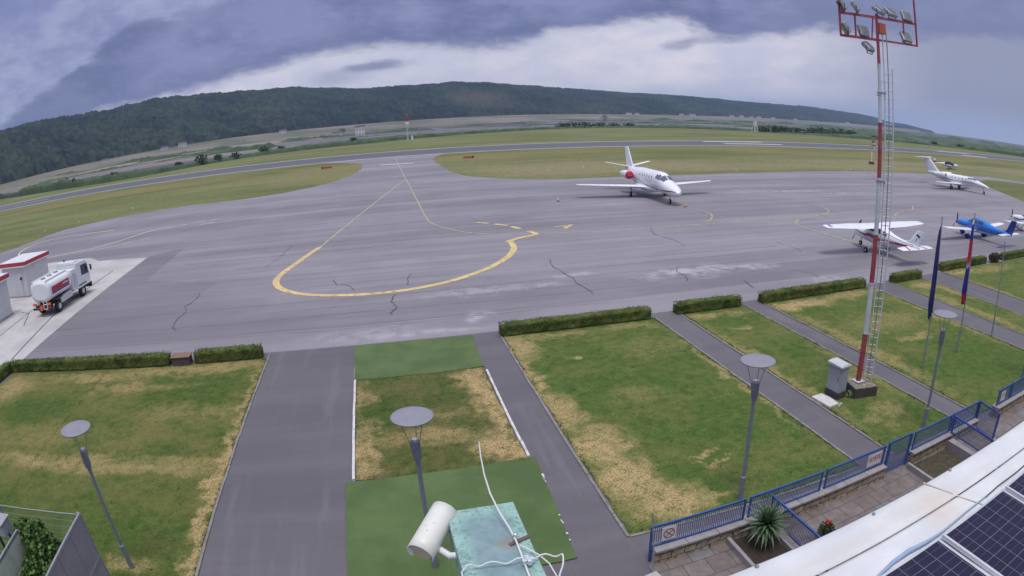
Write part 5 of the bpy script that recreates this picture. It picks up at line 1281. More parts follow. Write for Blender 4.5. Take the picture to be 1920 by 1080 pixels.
# ------------------------------------------------------------------ aircraft
class Hull:
    """fuselage as a chain of super-ellipse stations along local +Y (nose at the largest y)"""
    def __init__(s, st): s.st = sorted(st)           # (y, zc, halfwidth, halfheight, exponent)
    def at(s, y):
        st = s.st
        if y <= st[0][0]: return st[0][1:]
        for i in range(len(st) - 1):
            if y <= st[i + 1][0]:
                a, b = st[i], st[i + 1]; pa, pb = st[max(i - 1, 0)], st[min(i + 2, len(st) - 1)]
                h = b[0] - a[0]; u = (y - a[0]) / h; out = []
                for k in range(1, 5):
                    ma = (b[k] - pa[k]) / (b[0] - pa[0]) * h; mb_ = (pb[k] - a[k]) / (pb[0] - a[0]) * h
                    d = b[k] - a[k]
                    if d == 0: ma = mb_ = 0
                    else:
                        ma = max(min(ma / d, 2.5), 0) * d; mb_ = max(min(mb_ / d, 2.5), 0) * d
                    out.append((2 * u ** 3 - 3 * u * u + 1) * a[k] + (u ** 3 - 2 * u * u + u) * ma + (-2 * u ** 3 + 3 * u * u) * b[k] + (u ** 3 - u * u) * mb_)
                return out
        return st[-1][1:]
    def pt(s, y, ang, off=0.0):
        zc, hw, hh, e = s.at(y); c, n = math.cos(ang), math.sin(ang)
        return Vector(((hw + off) * math.copysign(abs(c) ** (2 / e), c), y, zc + (hh + off) * math.copysign(abs(n) ** (2 / e), n)))
    def mesh(s, ny=60, na=32):
        y0, y1 = s.st[0][0], s.st[-1][0]
        return MB().loft([[s.pt(y0 + (y1 - y0) * (i / ny), 2 * PI * k / na) for k in range(na)] for i in range(ny + 1)])
    def patch(s, mb, y0, y1, a0, a1, off=.006, ny=12, na=6):
        """piece of skin between y0..y1; a0,a1 numbers or functions of 0..1 (degrees)"""
        f = lambda a, t: R(a(t) if callable(a) else a)
        rows = []
        for i in range(ny + 1):
            t_ = i / ny; y = y0 + (y1 - y0) * t_
            rows.append([s.pt(y, f(a0, t_) + (f(a1, t_) - f(a0, t_)) * k / na, off) for k in range(na + 1)])
        return mb.grid(rows)

def foil(le, te, z, th, x, n=10):
    """closed aerofoil ring at span station x"""
    c = le - te; top = []; bot = []
    for i in range(n + 1):
        u = (1 - math.cos(PI * i / n)) / 2
        q = th * c * 5 * (.2969 * math.sqrt(u) - .126 * u - .3516 * u * u + .2843 * u ** 3 - .1036 * u ** 4)
        top.append((x, le - u * c, z + q)); bot.append((x, le - u * c, z - q * .75))
    return top + bot[-2:0:-1]
def vfoil(le, te, z, th, n=8):
    c = le - te; a = []; b = []
    for i in range(n + 1):
        u = (1 - math.cos(PI * i / n)) / 2
        q = th * c * 5 * (.2969 * math.sqrt(u) - .126 * u - .3516 * u * u + .2843 * u ** 3 - .1036 * u ** 4)
        a.append((q, le - u * c, z)); b.append((-q, le - u * c, z))
    return a + b[-2:0:-1]
def wing(name, secs, mt, th, side):
    """secs: (span, le, te, z, thickness)"""
    mb = MB(); mb.loft([foil(le, te, z, tk, x * side) for x, le, te, z, tk in secs]); return mb.build(name, mt, th)
def wheel(th, x, y, r, w, name='wheel', hub=True):
    o = MB().tube([(x - w / 2, y, r), (x - w / 2 + .02, y, r), (x + w / 2 - .02, y, r), (x + w / 2, y, r)], [r * .82, r, r, r * .82], 18).build(name, M['black'], th)
    if hub:
        MB().cyl((x - w / 2 - .006, y, r), (x + w / 2 + .006, y, r), r * .45, seg=12).build('hub', M['grey_white'], o)
    return o
def prop(th, y, z, n, r, phase, spin_r=.16, col='white'):
    mb = MB(); mb.loft([[(rr * math.cos(2 * PI * k / 14), yy, z + rr * math.sin(2 * PI * k / 14)) for k in range(14)] for yy, rr in ((y, spin_r), (y + .12, spin_r * .9), (y + .24, spin_r * .55), (y + .30, .02))]); mb.build('spinner', M[col], th)
    for i in range(n):
        a = phase + 2 * PI * i / n; dx_, dz_ = math.cos(a), math.sin(a); px_, pz_ = -dz_, dx_
        mb = MB(); rows = []
        for s, wd, tw in ((.08, .05, .9), (.3, .075, .7), (.65, .085, .45), (.92, .06, .3), (1.0, .02, .25)):
            q = []
            for e, tk in ((-1, 0), (0, .012), (1, 0), (0, -.012)):
                q.append((dx_ * s * r + px_ * wd * e * math.cos(tw), y + .08 + wd * e * math.sin(tw) + tk, z + dz_ * s * r + pz_ * wd * e * math.cos(tw)))
            rows.append(q)
        mb.loft(rows); mb.build('propeller_blade', M['dark'], th)

def jet(name, lab, loc, rz, P):
    th = thing(name, lab, 'jet aircraft', loc, rz)
    W = M['aircraft_white']; h = Hull(P['hull'])
    fu = h.mesh(); fu.build('fuselage', W, th)
    # windscreen and cabin windows
    y0, y1, a0, a1 = P['screen']
    for s in (1, -1):
        f = lambda a: (lambda t_: 90 - s * (90 - (a(t_) if callable(a) else a)))
        for q0, q1, b0, b1 in ((y0, y1, a0, lambda t_: 87), (y0 - .55, y0 - .06, a0 - 6, a1), (y0 - 1.0, y0 - .62, a0 - 8, a1 - 8)):
            if q0 == y0: bb0, bb1 = f(lambda t_: a0 + 16 * t_), f(b1)
            else: bb0, bb1 = f(b0), f(b1)
            mb = MB(); h.patch(mb, q0, q1, bb0, bb1); mb.build('windscreen' if q0 == y0 else 'cockpit_window', M['jet_glass'], th)
        for k in range(P['nwin']):
            yc = P['win0'] - P['winstep'] * k; mb = MB(); ring = []
            for j in range(14):
                a = 2 * PI * j / 14; ring.append(h.pt(yc + .125 * math.copysign(abs(math.cos(a)) ** .7, math.cos(a)), R(90 - s * (90 - (P['wina'] + 8.5 * math.copysign(abs(math.sin(a)) ** .7, math.sin(a))))), .006))
            mb.add(ring, [tuple(range(14))]); mb.build('cabin_window', M['win_grey'], th)
        for (sy0, sy1, c0, c1, mt) in P['stripes']:
            g0 = (lambda c_: (lambda t_: 90 - s * (90 - lerp_tab(c_, t_))))(c0); g1 = (lambda c_: (lambda t_: 90 - s * (90 - lerp_tab(c_, t_))))(c1)
            mb = MB(); h.patch(mb, sy0, sy1, g0, g1, .008, 40, 2); mb.build('stripe', M[mt], th)
        wing('wing', P['wing'], W, th, s)
        wing('tailplane', P['stab'], W, th, s)
        # engines
        ex, ey, ez, er, el_ = P['engine']
        mb = MB(); mb.loft([[(s * ex + r_ * math.cos(2 * PI * k / 22), y, ez + r_ * math.sin(2 * PI * k / 22)) for k in range(22)] for y, r_ in ((ey, er * .86), (ey - .05, er * .97), (ey - .35, er * 1.04), (ey - el_ * .45, er * 1.04), (ey - el_ * .8, er * .84), (ey - el_, er * .62))]); en = mb.build('engine', W, th)
        mb = MB(); mb.loft([[(s * ex + r_ * math.cos(2 * PI * k / 22), y, ez + r_ * math.sin(2 * PI * k / 22)) for k in range(22)] for y, r_ in ((ey - el_ + .02, er * .55), (ey - el_ - .18, er * .42))]); mb.build('exhaust', M['steel'], en)
        if P['covers']:
            mb = MB(); mb.loft([[(s * ex + r_ * math.cos(2 * PI * k / 22), y, ez + r_ * math.sin(2 * PI * k / 22)) for k in range(22)] for y, r_ in ((ey - .22, er * 1.06), (ey - .02, er * 1.03), (ey + .06, er * .94), (ey + .11, er * .6), (ey + .12, er * .05))]); mb.build('engine_cover', M['cover_red'], en)
            mb = MB(); mb.tube([(s * ex - er * .5, ey + .13, ez + .02), (s * ex, ey + .16, ez - .04), (s * ex + er * .5, ey + .13, ez + .02)], .025, 6); mb.build('cover_strap', M['pinkish'], en)
        else:
            mb = MB(); mb.loft([[(s * ex + r_ * math.cos(2 * PI * k / 22), y, ez + r_ * math.sin(2 * PI * k / 22)) for k in range(22)] for y, r_ in ((ey + .004, er * .80), (ey + .005, er * .1))]); mb.build('intake', M['tan_cover'], en)
        mb = MB(); mb.loft([foil(ey - .4, ey - el_ * .75, ez - .05, .12, s * (ex - er * .5)), foil(ey - .4, ey - el_ * .8, ez - .12, .12, s * .4)]); mb.build('pylon', W, th)
        # main gear
        gx, gy = P['gear']
        mb = MB(); mb.tube([(s * gx, gy, .34), (s * gx, gy + .02, .7), (s * (gx - .05), gy + .05, 1.25)], [.05, .06, .07], 8); mb.build('main_gear_strut', M['steel'], th)
        wheel(th, s * gx, gy, .34, .2, 'main_wheel')
        mb = MB(); mb.box((s * (gx + .12), gy, .85), (.03, .55, .6)); mb.build('gear_door', W, th, bevel=.01)
        # wing tip light / registration patch
        tx = P['wing'][-1]; mb = MB(); mb.ell((s * tx[0], tx[1] - .25, tx[3]), (.06, .16, .05), 8, 6); mb.build('tip_light', M['grey_white'], th)
    mb = MB(); mb.loft([vfoil(le, te, z, tk) for z, le, te, tk in P['fin']]); mb.build('fin', W, th)
    mb = MB(); mb.ell(P['fair'][0], P['fair'][1], 20, 12); mb.build('belly_fairing', W, th)
    ny_ = P['nose']
    mb = MB(); mb.tube([(0, ny_, .26), (0, ny_ - .03, .6), (0, ny_ - .12, 1.35)], [.045, .05, .06], 8); mb.build('nose_gear_strut', M['steel'], th)
    wheel(th, 0, ny_, .26, .17, 'nose_wheel')
    mb = MB(); mb.tube([(0, P['ant'], h.at(P['ant'])[0] + h.at(P['ant'])[2] - .02), (0, P['ant'] - .1, h.at(P['ant'])[0] + h.at(P['ant'])[2] + .28)], [.03, .012], 6); mb.build('antenna', W, th)
    return th
M['cover_red'] = mat('red_cover_fabric', (.50, .012, .055), .6, var=.12, scale=6)
M['pinkish'] = mat('cover_strap_pink', (.62, .25, .30), .6)
M['tan_cover'] = mat('tan_intake', (.25, .19, .13), .6)
M['jet_glass'] = mat('grey_blue_glass', (.085, .095, .15), .12, var=.05)
M['win_grey'] = mat('cabin_window_grey', (.12, .13, .16), .2, var=.1)
M['stripe_dark'] = mat('dark_cheatline', (.035, .03, .045), .3, var=.05)
M['stripe_red'] = mat('crimson_cheatline', (.38, .03, .06), .3, var=.05)
big = dict(hull=[(9.0, 1.40, .10, .10, 2), (8.88, 1.41, .34, .30, 2), (8.3, 1.48, .64, .54, 2), (7.3, 1.62, .84, .70, 2), (6.2, 1.80, .92, .80, 2), (5.4, 1.98, .99, 1.0, 2.1), (4.5, 2.16, 1.03, 1.14, 2.1), (3.6, 2.20, 1.05, 1.18, 2.1), (0, 2.20, 1.05, 1.18, 2.1), (-3, 2.22, 1.02, 1.14, 2), (-5, 2.34, .76, .90, 2), (-6.6, 2.56, .50, .66, 2), (-8.0, 2.80, .24, .36, 2), (-8.9, 2.92, .06, .12, 2)],
    screen=(5.2, 6.1, 33, 64), nwin=6, win0=3.15, winstep=.80, wina=25,
    stripes=[(-8.2, 8.8, [(0, 6), (.2, 0), (.42, -10), (.5, -22), (.62, -40), (.76, -40), (.86, -22), (.95, 2), (1, 24)], [(0, 10), (.2, 3), (.42, -7), (.5, -18), (.62, -36), (.76, -36), (.86, -17), (.95, 10), (1, 34)], 'stripe_dark'), (5.6, 8.85, [(0, -34), (.3, -24), (.7, -5), (1, 18)], [(0, -31), (.3, -18), (.7, 4), (1, 27)], 'stripe_red')],
    wing=[(.3, 1.9, -1.7, 1.28, .13), (.95, 1.75, -1.65, 1.30, .13), (1.9, 1.0, -1.55, 1.35, .12), (8.6, -.55, -1.65, 1.62, .10), (8.95, -.85, -1.65, 1.64, .07)],
    stab=[(.05, -7.0, -8.7, 3.10, .10), (3.1, -7.8, -8.85, 3.68, .09), (3.2, -8.0, -8.85, 3.70, .05)],
    fin=[(2.6, -4.2, -8.5, .08), (3.1, -5.7, -8.7, .09), (3.6, -6.2, -8.85, .10), (5.65, -7.7, -9.35, .09), (5.75, -8.0, -9.3, .05)],
    engine=(1.55, -2.9, 2.40, .50, 3.1), covers=True, gear=(2.25, -.55), nose=6.5, fair=((0, -.1, 1.25), (1.25, 3.9, .52)), ant=-.9)
jet('business_jet', 'white business jet with red engine covers in the middle of the apron', (31.95, 69.7, .014), R(176.5), big)
small = dict(hull=[(7.6, 1.25, .02, .02, 2), (7.3, 1.27, .16, .14, 2), (6.5, 1.38, .36, .32, 2), (5.6, 1.50, .52, .48, 2), (4.7, 1.62, .64, .60, 2), (4.0, 1.74, .72, .72, 2.1), (3.3, 1.82, .76, .80, 2.1), (0, 1.84, .78, .82, 2.1), (-2.8, 1.88, .76, .80, 2), (-4.6, 2.02, .55, .62, 2), (-6.4, 2.28, .28, .36, 2), (-7.4, 2.4, .07, .12, 2)],
    screen=(3.7, 4.6, 38, 66), nwin=5, win0=2.3, winstep=.82, wina=22,
    stripes=[(-6.5, 6.8, [(0, -12), (.5, -20), (1, -6)], [(0, -6), (.5, -13), (1, 4)], 'grey_stripe')],
    wing=[(.3, 1.6, -1.4, 1.05, .12), (.8, 1.5, -1.35, 1.07, .12), (1.5, .9, -1.3, 1.10, .11), (7.3, -.6, -1.6, 1.30, .09), (7.6, -.85, -1.6, 1.36, .07)],
    stab=[(.02, -7.1, -8.7, 5.0, .09), (3.0, -8.2, -9.1, 5.05, .08), (3.1, -8.35, -9.1, 5.05, .05)],
    fin=[(2.3, -3.6, -7.3, .07), (2.9, -4.8, -7.7, .09), (4.9, -6.9, -8.9, .09), (5.1, -7.2, -8.9, .06)],
    engine=(1.25, -2.2, 2.3, .46, 2.7), covers=False, gear=(1.7, -.5), nose=6.3, fair=((0, 0, 1.12), (.8, 3.0, .38)), ant=.6)
M['grey_stripe'] = mat('blue_grey_cheatline', (.13, .17, .22), .35)
jet('business_jet', 'white T-tailed jet with a long pointed nose at the far right', (96.3, 70.2, .014), R(187), small)

def paint2(name, c_top, c_low, zf):
    """two-colour paint scheme: top colour above the line z = a + b*y, low colour below"""
    m, t, b = newmat(name); x, y, z = t.xyz(t.obj())
    d = t.m('SUBTRACT', z, t.m('ADD', zf[0], t.m('MULTIPLY', y, zf[1])))
    t.set(b.inputs['Base Color'], t.mix(t.step(d, -.01, .01), c_low, c_top)); b.inputs['Roughness'].default_value = .25
    return m

# ---- high-wing single
def high_wing(lab, loc, rz):
    th = thing('light_aircraft', lab, 'light aircraft', loc, rz)
    W = M['aircraft_white']
    h = Hull([(2.35, 1.18, .30, .28, 2.3), (2.2, 1.17, .42, .36, 2.4), (1.5, 1.14, .52, .46, 2.4), (.9, 1.16, .56, .50, 2.5), (.62, 1.20, .57, .54, 2.6), (.2, 1.34, .58, .72, 2.8), (-.2, 1.38, .58, .76, 2.8), (-1.3, 1.38, .56, .74, 2.6), (-1.9, 1.36, .50, .60, 2.3), (-2.6, 1.36, .38, .46, 2.1), (-3.8, 1.42, .24, .30, 2), (-4.9, 1.50, .12, .19, 2), (-5.5, 1.52, .03, .10, 2)])
    h.mesh().build('fuselage', W, th)
    for s in (1, -1):
        f = lambda a: 90 - s * (90 - a)
        for q0, q1, a0, a1 in ((-.55, .10, f(14), f(48)), (-1.35, -.68, f(15), f(47)), (-1.95, -1.5, f(20), f(50))):
            mb = MB(); h.patch(mb, q0, q1, a0, a1, .008); mb.build('side_window', M['glass'], th)
        mb = MB(); h.patch(mb, .16, .56, lambda t_: f(30 + 14 * t_), f(89), .008); mb.build('windscreen', M['glass'], th)
        mb = MB(); h.patch(mb, -4.9, 2.1, lambda t_: f(lerp_tab([(0, -20), (.3, -22), (.55, -18), (.8, -6), (1, 12)], t_)), lambda t_: f(lerp_tab([(0, 8), (.3, 4), (.55, -3), (.8, 5), (1, 20)], t_)), .007, 36, 3); mb.build('stripe', M['mast_red'], th)
        mb = MB(); h.patch(mb, -2.9, -1.55, f(-16), f(0), .010, 8, 3); mb.build('registration_panel', M['pale_reg'], th)
        for k in range(6):
            if k == 1: continue
            mb = MB(); h.patch(mb, -1.68 - k * .20, -1.80 - k * .20, f(-13), f(-3), .012, 2, 2); mb.build('registration_mark', M['mast_red'], th)
        mb = MB(); h.patch(mb, -4.9, -2.0, lambda t_: f(lerp_tab([(0, 34), (1, 48)], t_)), lambda t_: f(lerp_tab([(0, 42), (1, 52)], t_)), .008, 20, 2); mb.build('stripe', M['stripe_dark'], th)
        wing('wing', [(.0, .70, -1.08, 2.05, .13), (.6, .70, -1.08, 2.05, .13), (2.7, .70, -1.08, 2.09, .13), (5.2, .44, -.72, 2.15, .12), (5.45, .34, -.66, 2.17, .10), (5.56, .1, -.55, 2.16, .06)], W, th, s)
        mb = MB(); mb.tube([(s * .52, .0, .86), (s * 2.6, -.02, 2.02)], [.045, .035], 8); mb.build('wing_strut', W, th)
        mb = MB(); mb.tube([(s * .4, -.45, .72), (s * .9, -.45, .42), (s * 1.22, -.45, .24)], [.06, .045, .035], 8); mb.build('main_gear_leg', W, th)
        wheel(th, s * 1.27, -.45, .22, .15, 'main_wheel')
        wing('tailplane', [(.03, -4.25, -5.55, 1.42, .09), (1.72, -4.65, -5.5, 1.45, .08), (1.8, -4.85, -5.45, 1.45, .05)], W, th, s)
        mb = MB(); mb.grid([foil_quad for foil_quad in [[(s * .62, -4.52, 1.50), (s * .78, -4.54, 1.505), (s * 1.0, -5.42, 1.468), (s * .8, -5.42, 1.466)][0:2], [(s * .9, -5.45, 1.462), (s * 1.1, -5.45, 1.462)]]]); mb.build('tail_stripe', M['mast_red'], th)
    mb = MB(); mb.loft([vfoil(le, te, z, tk) for z, le, te, tk in ((1.62, -3.2, -5.45, .05), (1.85, -4.3, -5.55, .08), (2.75, -5.05, -5.95, .09), (2.82, -5.2, -5.95, .05))]); mb.build('fin', W, th)
    for s in (1, -1):
        mb = MB(); mb.box((s * .052, -5.28, 2.42), (.004, .42, .16), M=Matrix.Rotation(R(18), 4, 'X')); mb.build('tail_emblem', M['stripe_dark'], th)
        mb = MB(); mb.box((s * .062, -5.1, 2.08), (.004, .05, .30), M=Matrix.Rotation(R(24), 4, 'X')); mb.build('tail_mark', M['stripe_dark'], th)
    mb = MB(); mb.box((-5.0, .05, 2.235), (.20, .35, .006), rz=.2); mb.box((-5.15, -.35, 2.218), (.10, .40, .006), rz=.4); mb.build('wing_walk_mark', M['win_grey'], th)
    mb = MB(); mb.tube([(0, 1.75, .2), (0, 1.72, .5), (0, 1.6, .85)], [.03, .035, .04], 8); mb.build('nose_gear_strut', M['steel'], th)
    wheel(th, 0, 1.78, .20, .13, 'nose_wheel')
    prop(th, 2.36, 1.18, 2, .95, R(62), .15)
    return th
M['pale_reg'] = mat('pale_registration_band', (.58, .42, .44), .4)
hw_ = high_wing('white high wing aircraft with red stripes parked behind the floodlight mast', (36.6, 35.35, .014), R(-4)); hw_.rotation_euler = (R(2.2), 0, R(-4)); hw_.location.z = .03

# ---- low-wing single
def low_wing(name, lab, loc, rz, body, fin_m, wing_m, pants_m, cover=False, blades=3, stripe=None):
    th = thing(name, lab, 'light aircraft', loc, rz)
    h = Hull([(2.45, 1.16, .16, .17, 2), (2.3, 1.15, .30, .29, 2.2), (1.6, 1.12, .48, .42, 2.3), (.9, 1.12, .58, .48, 2.3), (.55, 1.16, .62, .54, 2.2), (.0, 1.28, .64, .70, 2.1), (-.6, 1.32, .63, .74, 2.1), (-1.4, 1.30, .56, .66, 2.1), (-2.3, 1.22, .42, .48, 2), (-3.4, 1.20, .26, .30, 2), (-4.6, 1.20, .13, .18, 2), (-5.2, 1.20, .04, .08, 2)])
    h.mesh().build('fuselage', body, th)
    for s in (1, -1):
        f = lambda a: 90 - s * (90 - a)
        if not cover:
            for q0, q1, a0, a1 in ((-.70, .02, f(18), f(56)), (-1.55, -.82, f(20), f(52))):
                mb = MB(); h.patch(mb, q0, q1, a0, a1, .008); mb.build('side_window', M['glass'], th)
            mb = MB(); h.patch(mb, .08, .72, lambda t_: f(22 + 40 * t_), f(88), .008); mb.build('windscreen', M['glass'], th)
        if stripe:
            mb = MB(); h.patch(mb, -4.8, 1.9, lambda t_: f(-10 + 4 * t_), lambda t_: f(2 + 6 * t_), .009, 24, 2); mb.build('stripe', stripe, th)
        wing('wing', [(.0, .75, -.75, .80, .14), (.6, .72, -.73, .82, .14), (5.3, .42, -.52, 1.20, .12), (5.7, .28, -.50, 1.26, .09), (5.82, .0, -.45, 1.28, .05)], wing_m, th, s)
        wing('tailplane', [(.03, -4.35, -5.2, 1.22, .09), (1.85, -4.6, -5.2, 1.26, .08), (1.95, -4.75, -5.2, 1.26, .05)], wing_m, th, s)
        mb = MB(); mb.tube([(s * 1.45, -.35, .72), (s * 1.6, -.35, .34)], [.05, .04], 8); mb.build('main_gear_leg', wing_m, th)
        mb = MB(); mb.ell((s * 1.62, -.38, .30), (.15, .48, .22), 14, 10); mb.build('wheel_pant', pants_m, th)
        wheel(th, s * 1.62, -.30, .20, .13, 'main_wheel', False)
    mb = MB(); mb.loft([vfoil(le, te, z, tk) for z, le, te, tk in ((1.2, -3.9, -5.25, .07), (1.5, -4.45, -5.4, .09), (2.55, -5.0, -5.75, .09), (2.62, -5.15, -5.75, .05))]); mb.build('fin', fin_m, th)
    mb = MB(); mb.tube([(0, 1.6, .3), (0, 1.55, .8)], [.035, .04], 8); mb.build('nose_gear_strut', M['steel'], th)
    mb = MB(); mb.ell((0, 1.62, .27), (.12, .40, .19), 14, 10); mb.build('wheel_pant', pants_m, th)
    wheel(th, 0, 1.68, .18, .12, 'nose_wheel', False)
    if cover:
        rows = []
        for i in range(13):
            y = -1.7 + 3.0 * i / 12; k = math.sin(PI * i / 12) ** .5
            rows.append([h.pt(y, R(-2 + 184 * j / 16), .012 + .05 * k + .02 * noise.noise(Vector((i * .8, j * .7, 1)))) for j in range(17)])
        mb = MB(); mb.grid(rows); mb.build('canopy_cover', M['navy'], th)
    prop(th, 2.44, 1.16, blades, .95, R(88) if blades == 3 else R(10), .16, 'dark' if not cover else 'white')
    return th
bw = paint2('blue_over_white_paint', (.015, .19, .62), (.66, .67, .70), (.93, .045))
low_wing('light_aircraft', 'bright blue low wing aircraft with white wings at the right', (53.6, 36.3, .014), R(-1), bw, M['deep_blue'], M['aircraft_white'], M['deep_blue'], stripe=M['purple'])
low_wing('light_aircraft', 'white low wing aircraft mostly cut off by the right picture edge', (67.6, 37.0, .014), R(-2), M['aircraft_white'], M['purple'], M['aircraft_white'], M['aircraft_white'], stripe=M['purple'])
low_wing('light_aircraft', 'small white aircraft under a dark canopy cover on the grass behind the T-tailed jet', (147.2, 110.5, .0), R(208), M['aircraft_white'], paint2('red_tail_paint', (.7, .7, .7), (.32, .06, .05), (1.9, 0)), M['aircraft_white'], M['aircraft_white'], cover=True, blades=2)
# ------------------------------------------------------------------ traffic cones
def cone(lab, x, y):
    th = thing('traffic_cone', lab, 'traffic cone', (x, y, .014), rnd.uniform(0, 1), 'traffic cones round the parked jet'); th.scale = (.85, .85, .85)
    mb = MB(); mb.box((0, 0, .025), (.42, .42, .05)); mb.build('base', M['dark'], th, bevel=.01)
    mb = MB(); mb.loft([[(r * math.cos(2 * PI * k / 16), r * math.sin(2 * PI * k / 16), z) for k in range(16)] for z, r in ((.05, .16), (.62, .045), (.64, .03))]); b_ = mb.build('cone_body', mat('cone_red', (.42, .16, .15), .6), th)
    for z0 in (.2, .42):
        mb = MB(); r = lambda z: .16 - .115 * (z - .05) / .57 + .003
        mb.loft([[(r(z) * math.cos(2 * PI * k / 16), r(z) * math.sin(2 * PI * k / 16), z) for k in range(16)] for z in (z0, z0 + .11)], caps=False); mb.build('white_band', M['white'], b_)
cone('traffic cone standing alone left of the jet with red engine covers', 20.25, 69.5)
cone('traffic cone directly in front of the nose wheel of the parked jet', 32.0, 60.3)

# ------------------------------------------------------------------ fuel truck
th = thing('fuel_truck', 'small white fuel tanker truck seen from behind beside the kiosks', 'truck', (-26.5, 37.9, .02), R(-3)); th.scale = (1, 1.12, 1)
TW = mat('truck_white', (.74, .75, .75), .3, var=.03, scale=1.5, dirt=(.5, .5, .48), dirt_amt=.3)
mb = MB(); mb.box((-.42, 2.9, .72), (.14, 5.9, .2)); mb.box((.42, 2.9, .72), (.14, 5.9, .2)); mb.box((0, .25, .70), (1.9, .1, .18)); mb.box((0, 1.3, .72), (.9, .14, .16)); mb.box((0, 3.2, .72), (.9, .14, .16)); mb.build('chassis', M['dark'], th)
def sup(y, hw, zc, hh, e=3.0, n=40):
    out = []
    for k in range(n):
        a = 2 * PI * k / n; c_, s_ = math.cos(a), math.sin(a)
        out.append((hw * math.copysign(abs(c_) ** (2 / e), c_), y, zc + hh * math.copysign(abs(s_) ** (2 / e), s_)))
    return out
mb = MB(); mb.loft([sup(-.02, .80, 1.78, .55), sup(.04, 1.02, 1.78, .70), sup(.10, 1.10, 1.78, .76), sup(.16, 1.10, 1.78, .76), sup(2.7, 1.10, 1.78, .76), sup(3.2, 1.10, 1.78, .76), sup(3.26, 1.0, 1.78, .7)]); tk = mb.build('tank', TW, th)
mb = MB(); mb.loft([sup(.115, 1.112, 1.78, .772), sup(.155, 1.112, 1.78, .772)], caps=False); mb.build('rim_band', M['grey_white'], tk)
[MB().box((q, 1.5, 2.50), (.06, 3.0, .14)).build('top_rail', TW, tk, bevel=.015) for q in (-.75, .75)]
for y in (.7, 1.6, 2.5):
    mb = MB(); mb.cyl((0, y, 2.5), (0, y, 2.60), .24, .22, 20); mb.cyl((.1, y, 2.6), (.1, y, 2.66), .05, seg=10); mb.build('hatch', M['steel'], tk)
for s in (1, -1):
    for z0, z1, mt in ((1.62, 2.02, 'red'), (1.50, 1.60, 'deep_blue')):
        mb = MB(); mb.box((s * 1.106, 1.55, (z0 + z1) / 2), (.012, 2.5, z1 - z0)); mb.build('side_band', M[mt], tk)
    mb = MB(); mb.box((s * 1.114, 2.25, 1.83), (.006, .75, .10)); mb.build('side_lettering', M['sign_white'], tk)
    mb = MB(); mb.box((s * .95, 2.15, .78), (.36, 1.7, .42)); mb.build('side_locker', M['grey_white'] if s > 0 else M['dark'], th, bevel=.02)
    mb = MB(); mb.box((s * .98, 1.05, 1.02), (.32, 1.05, .04)); mb.build('mudguard', M['dark'], th, bevel=.01)
    for y in (1.05, 4.75):
        o = MB().tube([(s * .92 - .15, y, .44), (s * .92 - .13, y, .44), (s * .92 + .13, y, .44), (s * .92 + .15, y, .44)], [.36, .44, .44, .36], 24).build('wheel', M['black'], th)
        MB().cyl((s * .92 + s * .10, y, .44), (s * .92 + s * .155, y, .44), .25, .20, 18).build('rim', M['grey_white'], o)
    mb = MB(); mb.box((s * .80, -.04, .92), (.38, .10, .17)); lb = mb.build('tail_lamp', M['orange'], th, bevel=.015)
    mb = MB(); mb.box((s * .80, -.095, .92), (.12, .012, .13)); mb.build('indicator', M['amber'], lb)
mb = MB(); mb.box((0, 3.62, 1.62), (2.2, .7, 1.55)); mb.build('pump_cabinet', TW, th, bevel=.03)
mb = MB(); mb.box((1.106, 3.62, 1.55), (.012, .5, 1.1)); mb.build('cabinet_door', M['grey_white'], th)
# cab with slanted windscreen
cabp = [(4.05, .75), (6.05, .75), (6.10, 1.35), (5.85, 2.42), (5.55, 2.68), (4.05, 2.72)]
mb = MB(); mb.add([(-1.10, y, z) for y, z in cabp] + [(1.10, y, z) for y, z in cabp], [tuple(range(6)), tuple(range(11, 5, -1))] + [(i, i + 6, (i + 1) % 6 + 6, (i + 1) % 6) for i in range(6)]); cab = mb.build('cab', TW, th, bevel=.05)
mb = MB(); a = Vector((0, 6.105, 1.42)); b_ = Vector((0, 5.87, 2.36)); n_ = Vector((0, (b_.z - a.z), -(b_.y - a.y))).normalized() * .012
mb.add([(-.98, a.y + n_.y, a.z + n_.z), (.98, a.y + n_.y, a.z + n_.z), (.94, b_.y + n_.y, b_.z + n_.z), (-.94, b_.y + n_.y, b_.z + n_.z)], [(0, 1, 2, 3)]); mb.build('windscreen', M['glass'], cab)
for s in (1, -1):
    mb = MB(); mb.add([(s * 1.108, 4.75, 1.62), (s * 1.108, 5.92, 1.55), (s * 1.108, 5.74, 2.36), (s * 1.108, 4.75, 2.40)], [(0, 1, 2, 3) if s > 0 else (3, 2, 1, 0)]); mb.build('side_window', M['glass'], cab)
    mb = MB(); mb.bar((s * 1.1, 5.85, 2.2), (s * 1.38, 5.95, 2.15), .03); mb.box((s * 1.38, 5.95, 1.95), (.08, .22, .42)); mb.build('mirror', M['dark'], cab, bevel=.015)
    mb = MB(); mb.box((s * 1.106, 5.35, 1.12), (.012, 1.05, .70)); mb.build('door', TW, cab, bevel=.004)
    mb = MB(); mb.box((s * .95, 4.75, .98), (.38, 1.15, .08)); mb.build('wheel_arch', M['dark'], cab, bevel=.02)
mb = MB(); mb.box((0, 6.12, .58), (2.2, .22, .38)); mb.build('bumper', M['dark'], th, bevel=.03)
mb = MB(); mb.loft([[(x, y, z) for x, z in ((-1.0, 2.70), (1.0, 2.70), (.96, zt), (-.96, zt))] for y, zt in ((5.4, 2.74), (4.3, 2.86), (4.02, 2.84))], smooth=False); mb.build('roof_deflector', TW, cab)
mb = MB(); mb.cyl((-.5, 4.6, 2.83), (-.5, 4.6, 2.98), .08, .07, 12); mb.build('beacon', M['dark'], cab)
